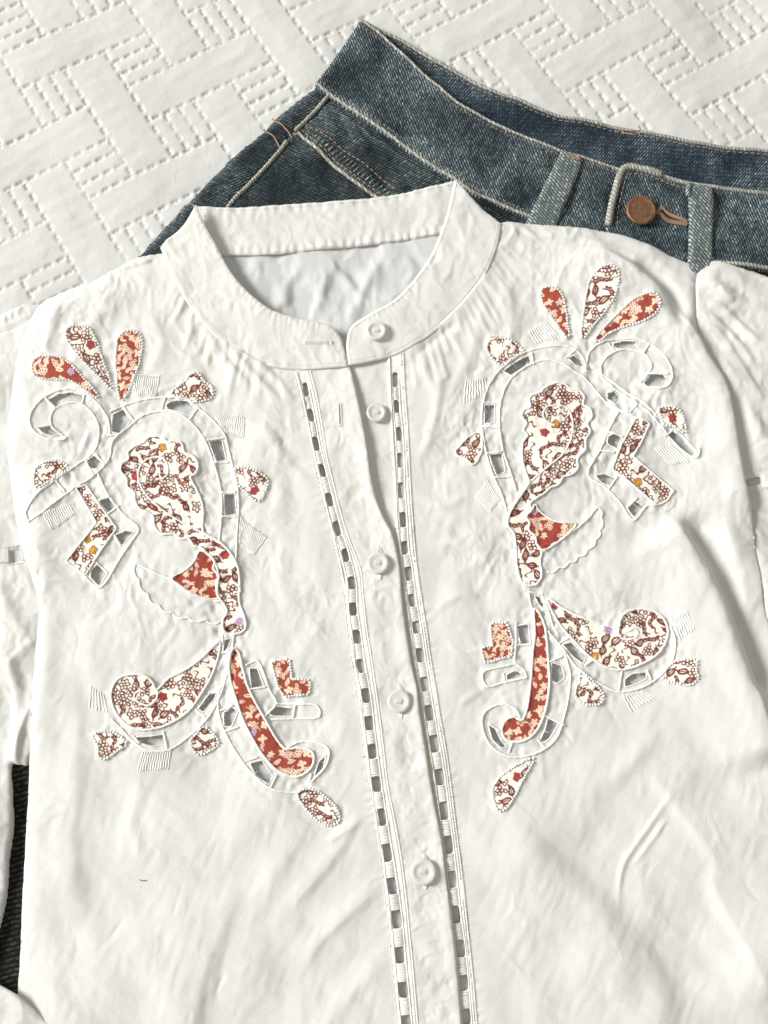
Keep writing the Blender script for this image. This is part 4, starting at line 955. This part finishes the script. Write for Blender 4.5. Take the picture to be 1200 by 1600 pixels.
# front panels
c_l1L, c_plL, c_plR, c_l2L, c_l2R = crom(l1L, 4), crom(plL, 4), crom(plR, 4), crom(l2L, 4), crom(l2R, 4)
left_poly = np.vstack([crom(seamL, 4)[:26], c_l1L + np.array([3, 0]), crom(sideL, 4)[::-1], crom(shoulderL, 4)[::-1]])
seamL_to = crom([(252, 387), (270, 425), (295, 470), (330, 515), (380, 550), (420, 568), (462, 573)], 4)
left_poly = np.vstack([seamL_to, c_l1L[1:] + np.array([3, 0]), crom(sideL, 4)[::-1], crom(shoulderL, 4)[::-1]])
front_l = sheet('left_front', left_poly, ZF, frel, M['cotton'], blouse, pitch=2.0, holes=HOLES['left'])
seamR_to = crom([(629, 547), (650, 533), (670, 520), (720, 475), (755, 430), (775, 385), (782, 348)], 4)
right_poly = np.vstack([seamR_to, crom(shoulderR, 4), crom(sideR, 4), np.array([(1290, 1680)]), (c_l2R - np.array([3, 0]))[::-1]])
front_r = sheet('right_front', right_poly, ZF, frel, M['cotton'], blouse, pitch=2.0, holes=HOLES['right'])
FRONT = {'left': front_l, 'right': front_r}

# button stand under the placket
under = np.vstack([crom([(520, 560), (570, 556), (612, 546)], 4), c_l2L + np.array([3, 0]), (c_plR - np.array([46, 0]))[::-1]])
SMF = Field(430, 800, 480, 1700, 2.0)
s_ = SMF.X.shape
SMF.H = .25 * gnoise(s_, 2, 80, 101) + .08 * gnoise(s_, 2, 30, 102, 2, 1.3) + .55 * crinkle(s_, 2, 46, 540, False)
smr = lambda x, y, d: SMF.at(x, y)
stand = sheet('button_stand', under, ZF, lambda x, y, d: SMF.at(x, y) - .7, M['cotton'], blouse, pitch=2.0)

# ladder lace strips
def lace_strip(left, right, holes, z, side_hint):
    poly = np.vstack([left, right[::-1]])
    hp, geo = [], []
    H = np.array(holes, float)
    T = np.gradient(H, axis=0); T /= np.hypot(T[:, 0], T[:, 1])[:, None]
    for k, (h, t) in enumerate(zip(H, T)):
        pitch_ = np.hypot(*(H[min(k + 1, len(H) - 1)] - H[max(k - 1, 0)])) / (2 if 0 < k < len(H) - 1 else 1)
        n = np.array([-t[1], t[0]])
        wl2 = min(3.6 + (h[1] - 600) * .0042, 6.8) * random.uniform(.9, 1.1); ln = pitch_ * .255 * random.uniform(.92, 1.08)
        geo.append((h, t, n, wl2, ln, pitch_))
        sk = random.uniform(-1.2, 1.2)
        q = [h - t * (ln + sk) - n * wl2, h - t * (ln - sk) + n * wl2, h + n * wl2 * 1.12, h + t * (ln + sk) + n * wl2 * .92, h + t * (ln - sk) - n * wl2 * .92, h - n * wl2 * 1.12]
        hp.append(rc(q, 3.4))
    st_ = sheet('lace_strip', poly, ZF, lambda x, y, d: SMF.at(x, y) + z, M['lace'], blouse, pitch=1.6, holes=hp, thick=.5)
    # satin stitched bars between the openings
    for k in range(len(geo) - 1):
        a, b_ = geo[k], geo[k + 1]
        c0 = a[0] + a[1] * a[4]; c1 = b_[0] - b_[1] * b_[4]
        n = a[2]; w2 = max(a[3], b_[3]) * 1.08
        m_ = max(3, int(np.hypot(*(c1 - c0)) / 2.3)); pths = []
        for f in np.linspace(.04, .96, m_):
            c = c0 * (1 - f) + c1 * f + np.array([random.uniform(-.3, .3), random.uniform(-.4, .4)])
            s5 = np.linspace(-1, 1, 5)[:, None]
            P = lay(c + n * w2 * s5, ZF, smr, z + .05); P[:, 2] += np.array([-.35, .1, .2, .1, -.35]) * MM
            pths.append(P)
        tubes('lace_bar', pths, [0.00038] * len(pths), M['lace'], st_, 5)
    # cords along both sides of the openings, and the picot column
    mid = crom(H, 4)
    dirs = np.gradient(mid, axis=0); dirs /= np.hypot(dirs[:, 0], dirs[:, 1])[:, None]; nn_ = np.column_stack([-dirs[:, 1], dirs[:, 0]])
    wv = np.minimum(3.6 + (mid[:, 1] - 600) * .0042, 6.8)[:, None]
    for s in (-1, 1):
        tubes('lace_edge_cord', [lay(resample(mid + nn_ * (wv + 1.9) * s, 2.5), ZF, smr, z + .1)], [0.00026], M['lace'], st_, 6, .35, .0013)
    return st_
ls1 = lace_strip(c_l1L - np.array([1, 0]), c_plL + np.array([2, 0]), l1holes, .55, 1)
ls2 = lace_strip(c_l2L - np.array([1, 0]), c_l2R + np.array([2, 0]), l2holes, -.1, 1)
placket_poly = np.vstack([crom([(478, 570), (510, 571), (545, 566)], 3), c_plR, (c_plL - np.array([1, 0]))[::-1]])
def plift(x, y):
    return 1.5 * np.exp(-((x - np.interp(y, c_plR[:, 1], c_plR[:, 0])) / 16) ** 2) * np.interp(y, [570, 640, 800, 860, 1300, 1700], [.3, 1.0, 1.3, .7, .5, .6])
def prel(x, y, d):
    return SMF.at(x, y) * 1.25 + 1.25 + edge_roll(d, 5, .55) + plift(x, y)
placket = sheet('button_placket', placket_poly, ZF, prel, M['cotton'], blouse, pitch=2.0, thick=1.7)
prl = lambda x, y, d: SMF.at(x, y) * 1.25 + 1.25
# stitched lines beside the strips
for nm_, base, dx, rel_, of in (('strip_topstitching', c_plL, 0.5, prl, .25), ('strip_topstitching', c_plL, -3.5, prl, -.3), ('strip_topstitching', c_l2R, 1.0, frel, .4), ('strip_topstitching', c_l2R, -3.0, smr, .25)):
    tubes(nm_, dashes(base[base[:, 1] < 1660] + np.array([dx, 0]), ZF, rel_, of, 3.4, 1.5, .0003), [0.00022] * 9999, M['lace'], blouse, 5)
for base, dx, rel_, of in ((c_l1L, 2.0, frel, .35), (c_l2L, 2.5, smr, .2)):
    tubes('strip_edge_cord', [lay(resample(base[base[:, 1] < 1660] + np.array([dx, 0]), 3), ZF, rel_, of)], [0.0003], M['stitch'], blouse, 6, .25, .0015)
tubes('strip_topstitching', dashes(c_l1L[c_l1L[:, 1] < 1660] + np.array([-2.5, 0]), ZF, frel, .15, 3.4, 2.2, .0003), [0.00022] * 9999, M['stitch'], blouse, 5)

# collar
CF = Field(230, 820, 260, 620, 2.0)
s_ = CF.X.shape
CF.H = .35 * gnoise(s_, 2, 90, 111) + .10 * gnoise(s_, 2, 30, 112, 1.6, .5) + .75 * crinkle(s_, 2, 50, 500, False)
colL_in = [(307, 321), (322, 355), (340, 387), (360, 425), (385, 455), (420, 483), (455, 496), (495, 504), (518, 511), (531, 525), (538, 545), (544, 572)]
colL_poly = np.vstack([crom(colL_in, 4), crom([(544, 574), (470, 578), (420, 572), (380, 554), (330, 519), (293, 473), (268, 427), (250, 386)], 4), np.array([(262, 372), (276, 362), (289, 350), (298, 336)])])
colR_in = [(544, 568), (541, 545), (544, 520), (555, 505), (580, 490), (615, 470), (645, 440), (670, 405), (690, 360), (702, 320), (709, 283)]
colR_poly = np.vstack([crom(colR_in, 4), crom([(716, 287), (745, 320), (784, 350)], 3), crom([(778, 385), (758, 432), (723, 478), (673, 523), (622, 553), (570, 568), (544, 572)], 4)])
def collar_rel(inner):
    c = crom(inner, 3)
    def f(x, y, d):
        dd, _, _ = path_dist(x, y, c)
        return CF.at(x, y) * .9 + edge_roll(d, 3, .45) + 1.6 * np.exp(-(dd / 45) ** 2)
    return f
# puckers along the neckline edge
for inner in (colL_in, colR_in):
    c = resample(crom(inner, 3), 1.0); w = CF.win(c, 22); d, _, t = path_dist(CF.X[w], CF.Y[w], c)
    CF.H[w] += .20 * np.sin(t * len(c) / 8.5 * 2 * math.pi + 3 * CF.H[w]) * np.exp(-((d - 5) / 6) ** 2)
backcol_top = [(305, 322), (350, 323), (395, 322), (470, 317), (570, 310), (645, 297), (709, 281)]
backcol_bot = [(712, 362), (690, 365), (645, 373), (570, 383), (485, 391), (420, 398), (345, 398)]
bc_poly = np.vstack([crom(backcol_top, 4), crom(backcol_bot, 4), np.array([(325, 365)])])
btop = resample(crom(backcol_top, 3), 1.0); w = CF.win(btop, 30); d, _, t = path_dist(CF.X[w], CF.Y[w], btop)
CBF = Field(230, 820, 260, 620, 2.0); CBF.H = .3 * gnoise(s_, 2, 60, 116, 1.5, 1.5) + .7 * crinkle(s_, 2, 48, 700, False)
CBF.H[w] += .22 * np.sin(t * len(btop) / 17 * 2 * math.pi + 2 * CF.H[w]) * np.exp(-((d - 6) / 7) ** 2)
bb = crom(backcol_bot, 3); w = CBF.win(bb, 30); d, _, t = path_dist(CBF.X[w], CBF.Y[w], bb)
CBF.H[w] += .3 * np.sin(t * 380 / 15 * 2 * math.pi + 2 * CF.H[w]) * np.exp(-((d - 6) / 7) ** 2)
def bcrel(x, y, d): return CBF.at(x, y) + edge_roll(d, 4, .7)
bcol = sheet('back_collar', bc_poly, 10.9, bcrel, M['cotton'], blouse, pitch=2.0, thick=0.7)
fcl = collar_rel(colL_in); fcr = collar_rel(colR_in)
colR = sheet('right_collar', colR_poly, 14.7, fcr, M['cotton'], blouse, pitch=2.0, thick=.7)
colL = sheet('left_collar', colL_poly, 14.95, fcl, M['cotton'], blouse, pitch=2.0, thick=.7)
def inset(path, dx, dy): return crom(path, 4) + np.array([dx, dy])
def offset_path(path, o):
    p = resample(crom(path, 4), 3); t = np.gradient(p, axis=0); t /= np.hypot(t[:, 0], t[:, 1])[:, None]
    return p + np.column_stack([-t[:, 1], t[:, 0]]) * o
tubes('collar_topstitching', dashes(offset_path(colL_in, 4.5), 14.95, fcl, .12, 3.6, 2.0, .0002) + dashes(offset_path(seamL, -4), 14.95, fcl, .12, 3.6, 2.0, .0002), [0.00022] * 9999, M['stitch'], colL, 5)
tubes('collar_topstitching', dashes(offset_path(colR_in, 4.5), 14.7, fcr, .12, 3.6, 2.0, .0002) + dashes(offset_path(seamR, -4), 14.7, fcr, .12, 3.6, 2.0, .0002), [0.00022] * 9999, M['stitch'], colR, 5)
tubes('collar_topstitching', dashes(offset_path(backcol_top, 5), 10.9, bcrel, .12, 3.6, 2.0, .0002) + dashes(offset_path(backcol_bot[1:-1], 3), 10.9, bcrel, .12, 3.6, 2.0, .0002), [0.00022] * 9999, M['stitch'], bcol, 5)
# shoulder seam stitches
tubes('shoulder_topstitching', dashes(crom([(245, 404), (210, 418), (168, 428), (140, 437), (93, 458), (66, 473)], 4), ZF, frel, .15, 3.6, 2, .0002), [0.00022] * 9999, M['stitch'], front_l, 5)
tubes('shoulder_topstitching', dashes(crom([(830, 378), (900, 381), (960, 398), (1010, 418), (1054, 437), (1088, 447)], 4), ZF, frel, .15, 3.6, 2, .0002), [0.00022] * 9999, M['stitch'], front_r, 5)

# cuff of the left sleeve lying over the hem corner
CUF = Field(-120, 180, 1480, 1720, 2.0); CUF.H = .6 * gnoise(CUF.X.shape, 2, 60, 121) + .7 * ridged(gnoise(CUF.X.shape, 2, 46, 122, 1.6, .8)) + .3 * ridged(gnoise(CUF.X.shape, 2, 26, 123))
sheet('cuff', rc([(-110, 1500), (-20, 1532), (0, 1541), (24, 1553), (46, 1572), (75, 1600), (120, 1650), (140, 1700), (-110, 1700)], 5), 16.0, lambda x, y, d: CUF.at(x, y) + edge_roll(d, 7, 1.2), M['cotton'], blouse, pitch=2.0, thick=1.0)

# ------------------------------------------------------------------ printed cotton of the appliques
BRN = np.array(srgb(106, 42, 30)); IVO = np.array(srgb(238, 232, 220)); RST = np.array(srgb(148, 62, 48)); CRM = np.array(srgb(232, 208, 184))
SS = 2.0
def print_canvas(poly, kind, specials, seed):
    r = np.random.default_rng(seed)
    x0, y0 = poly.min(0) - 6; x1, y1 = poly.max(0) + 6
    w_, h_ = int((x1 - x0) * SS), int((y1 - y0) * SS)
    ground, ink = (IVO, BRN) if kind == 'white' else (RST, CRM)
    C = np.tile(ground, (h_, w_, 1)).astype(float)
    yy, xx = np.mgrid[0:h_, 0:w_]; PXx = x0 + xx / SS; PYy = y0 + yy / SS
    def stamp(cx, cy, R, fn):
        i0, i1 = max(0, int((cx - R - x0) * SS)), min(w_, int((cx + R - x0) * SS) + 1)
        j0, j1 = max(0, int((cy - R - y0) * SS)), min(h_, int((cy + R - y0) * SS) + 1)
        if i1 - i0 < 2 or j1 - j0 < 2: return
        u, v = PXx[j0:j1, i0:i1] - cx, PYy[j0:j1, i0:i1] - cy
        a = r.uniform(0, 6.28); u, v = u * math.cos(a) + v * math.sin(a), -u * math.sin(a) + v * math.cos(a)
        zs = 1.2 if kind == 'white' else .92; u, v = u / zs, v / zs; u = u + .7 * np.sin(v * .45 + a); v = v + .6 * np.sin(u * .4 + 2 * a)
        for dist, colr in fn(u, v):
            k = np.clip(.5 - dist / .8, 0, 1)[:, :, None]
            C[j0:j1, i0:i1] = C[j0:j1, i0:i1] * (1 - k) + np.array(colr) * k
    def berry(u, v):
        s = r.uniform(2.6, 3.1); pts = [(0, 0)] + [(s * 1.7 * math.cos(k * 1.047), s * 1.7 * math.sin(k * 1.047)) for k in range(6) if r.random() < .85] + [(s * 3, r.uniform(-1, 1))]
        d = np.min([np.hypot(u - a, v - b) for a, b in pts], axis=0)
        stem = np.maximum(np.abs(v + .12 * u * u * .3) - .8, np.abs(u + 7) - 4)
        return [(np.minimum(d - s, stem), ink), (d - s * .46, ground)]
    def flower(u, v):
        th = np.arctan2(v, u); rr = np.hypot(u, v); k = r.integers(4, 7); R = r.uniform(5.0, 7.0) * (1 + .26 * np.cos(k * th + r.uniform(0, 6)))
        if kind == 'white': return [(np.abs(rr - R) - 1.2, ink), (np.abs(rr - 2.0) - .9, ink)]
        dots = np.hypot((u + 1.5) % 3.4 - 1.7, (v + 1.5) % 3.4 - 1.7) - .62
        return [(rr - R * .95, ink), (np.maximum(dots, rr - R * .8), ground)]
    def leaf(u, v):
        L, W = r.uniform(6, 8.5), r.uniform(2.6, 3.8)
        d = (np.abs(v) - W * (1 - (u / L) ** 2)) * .8; d = np.maximum(d, np.abs(u) - L)
        vein = np.maximum(np.abs(v - .2 * np.sin(u)) - .55, np.abs(u) - L * 1.5)
        ser = np.abs(np.sin(u * 1.1)) * 1.0
        if kind == 'white': return [(np.abs(d - .4 + ser * .6) - 1.25, ink), (vein - .3, ink)]
        return [(d, ink), (np.maximum(np.abs(v) - .5, np.abs(u) - L * .7), ground)]
    def sprig(u, v):
        st_ = np.maximum(np.abs(v - 1.8 * np.sin(u * .35)) - 1.0, np.abs(u) - 10)
        d = st_
        for k in (-7, -3, 1, 5, 9):
            s = 1 if (k // 2) % 2 else -1
            d = np.minimum(d, np.hypot((u - k) * .7, (v - 1.8 * math.sin(k * .35) - s * 2.8)) - 1.75)
        return [(d, ink)]
    def squig(u, v):
        return [(np.maximum(np.abs(v - 3 * np.sin(u * .5)) * .8 - .95, np.abs(u) - 6), ink)]
    kinds = [berry, flower, leaf, sprig, squig, leaf, sprig, berry] if kind == 'white' else [flower, leaf, flower, sprig, berry]
    gs = 17.4 if kind == 'white' else 13.2
    for gy in np.arange(y0 - 6, y1 + 6, gs * .9):
        for gx_ in np.arange(x0 - 6, x1 + 6, gs):
            cx, cy = gx_ + r.uniform(-3.4, 3.4) + (gs / 2 if int((gy - y0) / (gs * .9)) % 2 else 0), gy + r.uniform(-3.4, 3.4)
            if any(math.hypot(cx - s[0], cy - s[1]) < 11 for s in specials): continue
            if r.random() < (.04 if kind == 'white' else .22): continue
            stamp(cx, cy, 17, kinds[r.integers(0, len(kinds))])
    for (cx, cy, colr) in specials:
        def fl(u, v):
            th = np.arctan2(v, u); rr = np.hypot(u, v); R = 5.0 * (1 + .12 * np.cos(5 * th))
            return [(rr - R, colr), (np.abs(rr - R) - .7, BRN * .9 if colr != LIL else np.array(colr) * .8), (np.abs(rr - 2.4) - .6, np.array(colr) * .45)]
        stamp(cx, cy, 11, fl)
    C *= (1 + .05 * np.random.default_rng(seed + 1).standard_normal((h_, w_, 1)))
    C = np.clip(C, .01, .95)
    def f(px, py):
        i = np.clip(((px - x0) * SS).round().astype(int), 0, w_ - 1); j = np.clip(((py - y0) * SS).round().astype(int), 0, h_ - 1)
        return C[j, i]
    return f

def cord3(path, off=.45, step=2.5):
    return lay(resample(path, step), ZF, frel, off)
UVI, UVS = [], []
def sphere_template(nu=7, nv=5):
    V = [(0, 0, 1)]
    for i in range(1, nv):
        a = math.pi * i / nv
        for j in range(nu): V.append((math.sin(a) * math.cos(2 * math.pi * j / nu), math.sin(a) * math.sin(2 * math.pi * j / nu), math.cos(a)))
    V.append((0, 0, -1))
    F, T = [], []
    for j in range(nu): T.append((0, 1 + j, 1 + (j + 1) % nu))
    for i in range(nv - 2):
        for j in range(nu):
            a, b_ = 1 + i * nu + j, 1 + i * nu + (j + 1) % nu
            F.append((a, a + nu, b_ + nu, b_))
    L = len(V) - 1
    for j in range(nu): T.append((L, 1 + (nv - 2) * nu + (j + 1) % nu, 1 + (nv - 2) * nu + j))
    return np.array(V), np.array(F), np.array(T)
SV, SF, ST = sphere_template()
def beads(name, pts3, r, mat, parent):
    n = len(pts3); Vs, Fs, Ts = [], [], []
    for k, p in enumerate(pts3):
        rr = r * random.uniform(.82, 1.18)
        Vs.append(SV * np.array([rr, rr, rr * .85]) + p); Fs.append(SF + k * len(SV)); Ts.append(ST + k * len(SV))
    V = np.vstack(Vs)
    o = mesh_obj(name, V, np.vstack(Fs), mat, parent, uv=V[:, :2] * 30, F3=np.vstack(Ts))
    o['kind'] = 'stuff'
    return o
def close(p): return np.vstack([p, p[:1]])
for k, (side, poly, ground, edge, flw) in enumerate(PATCHES):
    par = FRONT[side]
    sheet('floral_applique' if ground == 'white' else 'red_floral_applique', poly, ZF, frel, M['print'], par, pitch=0.9, thick=.3, off=.32, color_fn=print_canvas(poly, ground, flw, 300 + k))
    if edge == 'cord':
        tubes('applique_cord', [cord3(close(poly))], [0.00066], M['thread'], par, 7, .16, .0011)
        # thin second line just outside, as the fabric is rolled there
    elif edge == 'fine':
        tubes('applique_cord', [cord3(close(poly), .4)], [0.00052], M['thread'], par, 6, .22, .0011)
    else:
        p = resample(close(poly), 4.6)[:-1]
        c = poly.mean(0); t = np.roll(p, -1, 0) - np.roll(p, 1, 0); t /= np.hypot(t[:, 0], t[:, 1])[:, None]
        nrm_ = np.column_stack([t[:, 1], -t[:, 0]])
        if sdf_poly(p[:1, 0] + nrm_[:1, 0] * 2, p[:1, 1] + nrm_[:1, 1] * 2, poly)[0] > 0: nrm_ = -nrm_
        p = p + nrm_ * 1.6 + np.array([[random.uniform(-.5, .5), random.uniform(-.5, .5)] for _ in p])
        beads('pearl_stitch_edging', lay(p, ZF, frel, .35), 0.00076, M['thread'], par)
        q = resample(close(poly), 3) ; 
for side in ('left', 'right'):
    par = FRONT[side]
    for p in CORDS[side]:
        tubes('embroidery_cord', [cord3(p if len(p) > 40 else crom(p, 5), .12)], [0.00058], M['thread'], par, 7, .2, .0011)
    for p in RUNGS[side]:
        P = cord3(p, .1, 2.2); P[:, 2] += .0001
        tubes('cutwork_bar', [P], [0.00062], M['thread'], par, 6, .15, .0010)
    for p in BLOCKS[side]:
        a, b_, c, d_ = p
        n = max(6, int(np.hypot(*(b_ - a)) / 3.1)); pths = []
        for f in np.linspace(0, 1, n):
            q0 = a * (1 - f) + b_ * f; q1 = d_ * (1 - f) + c * f
            ea, eb = random.uniform(-.03, .04), random.uniform(-.03, .05); q0, q1 = q0 + (q1 - q0) * ea, q1 + (q0 - q1) * eb
            m_ = 9; g = np.linspace(0, 1, m_)[:, None]
            q = q0 * (1 - g) + q1 * g
            dirn = (b_ - a) / np.hypot(*(b_ - a))
            q = q + dirn * (np.sin(np.arange(m_) * 1.9 + f * 2.0) * .7)[:, None]
            pths.append(lay(q, ZF, frel, .0))
        tubes('embroidered_block', pths, [0.0004] * len(pths), M['thread'], par, 6, .25, .0012)
    # frayed cloth threads round the cut openings
    fr = []
    for h in HOLES[side]:
        q = resample(close(h), 2.2); cc = h.mean(0)
        tubes('opening_edge', [lay(q, ZF, frel, .0)], [0.0004], M['thread'], par, 5, .3, .0012)
        for _ in range(9):
            s = q[random.randrange(len(q))]; v = (cc - s); v = v / (np.hypot(*v) + 1e-6)
            v = v + np.array([random.uniform(-.9, .9), random.uniform(-.9, .9)]); L = random.uniform(1.5, 5)
            pp = np.array([s - v * 1.5, s + v * L * .5 + np.array([random.uniform(-.6, .6), random.uniform(-.6, .6)]), s + v * L])
            fr.append(lay(pp, ZF, frel, .05) + np.array([[0, 0, 0], [0, 0, .0003], [0, 0, random.uniform(-.0008, .0006)]]))
    o = tubes('frayed_threads', fr, [0.00011] * len(fr), M['thread'], par, 4); o['kind'] = 'stuff'
# loose thread end beside the right square motif, and a tiny brown fleck
tubes('loose_thread', [cord3(crom([(988, 785), (1000, 795), (1018, 800), (1038, 799), (1050, 790), (1053, 780), (1046, 776)], 6), .7)], [0.00013], M['thread'], front_r, 5)
tubes('loose_thread', [cord3(crom([(112, 612), (115, 622), (121, 626), (124, 620)], 6), .7)], [0.00012], M['thread'], front_l, 5)
tubes('brown_fleck', [cord3(crom([(218, 1375), (223, 1376.4), (229, 1375.6)], 4), .06)], [0.0003], M['dark_thread'], front_l, 5)

# ------------------------------------------------------------------ buttons and buttonholes
def shirt_button(cx, cy, rpx, z, tilt):
    R = rpx * SCALE * (.94 + .1 * (cy / 1600))
    R = rpx * 0.00034
    prof = [(R * .80, -.0008), (R * .96, -.0004), (R, .0003), (R * .985, .0008), (R * .93, .00125), (R * .84, .0014), (R * .74, .0013), (R * .62, .0009), (R * .54, .00062), (R * .40, .00055), (R * .2, .00055)]
    o = lathe('button', cx, cy, z, prof, M['button'], blouse, 48, tilt)
    x, y = proj(np.array([cx]), np.array([cy]), z); c = np.array([x[0], y[0], z * MM + .0008])
    d = R * .2; P = []
    for dx, dy, ex, ey in ((-d, -d, d, d), (-d, d, d, -d), (-d, -d, -d, d), (d, -d, d, d)):
        for w_ in (-.0001, .0001):
            P.append(np.array([c + [dx + w_, dy, -.0003], c + [(dx + ex) / 2 + w_, (dy + ey) / 2, .0003], c + [ex + w_, ey, -.0003]]))
    tubes('button_thread', P, [0.00022] * len(P), M['stitch'], o, 5)
    return o
shirt_button(588, 517, 16.5, 16.9, (.02, .01)); shirt_button(588, 645, 15.8, 15.2, (-.02, .02))
for (cx, cy, r_) in ((590, 880, 17.2), (623, 1096, 17.2), (661, 1362, 18.8)):
    shirt_button(cx, cy, r_, 17.0, (random.uniform(-.05, .05), random.uniform(-.05, .05)))
    tf = []
    for s in (-1, 1):
        for k in range(-3, 4):
            tf.append(lay(np.array([(cx + 4 + k * .9 * (1.3), cy + s * (r_ - 1)), (cx + 3 + k * .6, cy + s * (r_ + 5)), (cx + 2 + s * 2 + k * .2, cy + s * (r_ + 9))]), ZF, prl, .35))
    tubes('buttonhole', tf, [0.0003] * len(tf), M['stitch'], blouse, 5)
def buttonhole(ends, z0, rel, half, slit):
    a, b_ = np.array(ends, float); t = (b_ - a) / np.hypot(*(b_ - a)); n = np.array([-t[1], t[0]]); P = []
    for s in (-1, 1):
        for q in resample(np.array([a, b_]), 1.5):
            P.append(lay(np.array([q + n * s * .8, q + n * s * half * .6, q + n * s * half]), z0, rel, .22))
    for e, s in ((a, -1), (b_, 1)):
        for k in np.linspace(-half, half, 4): P.append(lay(np.array([e + n * k - t * s, e + n * k + t * s * 3]), z0, rel, .25))
    tubes('buttonhole', P, [0.00024] * len(P), M['stitch'], blouse, 5)
    if slit:
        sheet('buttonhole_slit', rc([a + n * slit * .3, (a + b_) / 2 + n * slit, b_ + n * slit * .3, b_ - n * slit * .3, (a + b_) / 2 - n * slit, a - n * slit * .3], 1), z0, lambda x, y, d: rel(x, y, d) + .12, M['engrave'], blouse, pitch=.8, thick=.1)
buttonhole([(478, 537), (517, 537)], 14.95, fcl, 2.2, 0)
buttonhole([(531, 634), (532, 665)], ZF, prl, 3.0, 1.2)

for o in bpy.data.objects:
    if 'stitch' in o.name and o.parent is not None: o['kind'] = 'stuff'
# pale sheet added under the left sleeve to lighten its lace opening
sheet('sleeve_hole_backing', np.array([(-100, 560), (20, 520), (80, 600), (80, 1000), (40, 1180), (10, 1180), (-100, 1180)], float), 6.6, lambda x, y, d: edge_roll(d, 9, 1.0), M['cotton_in'], slv, pitch=6)
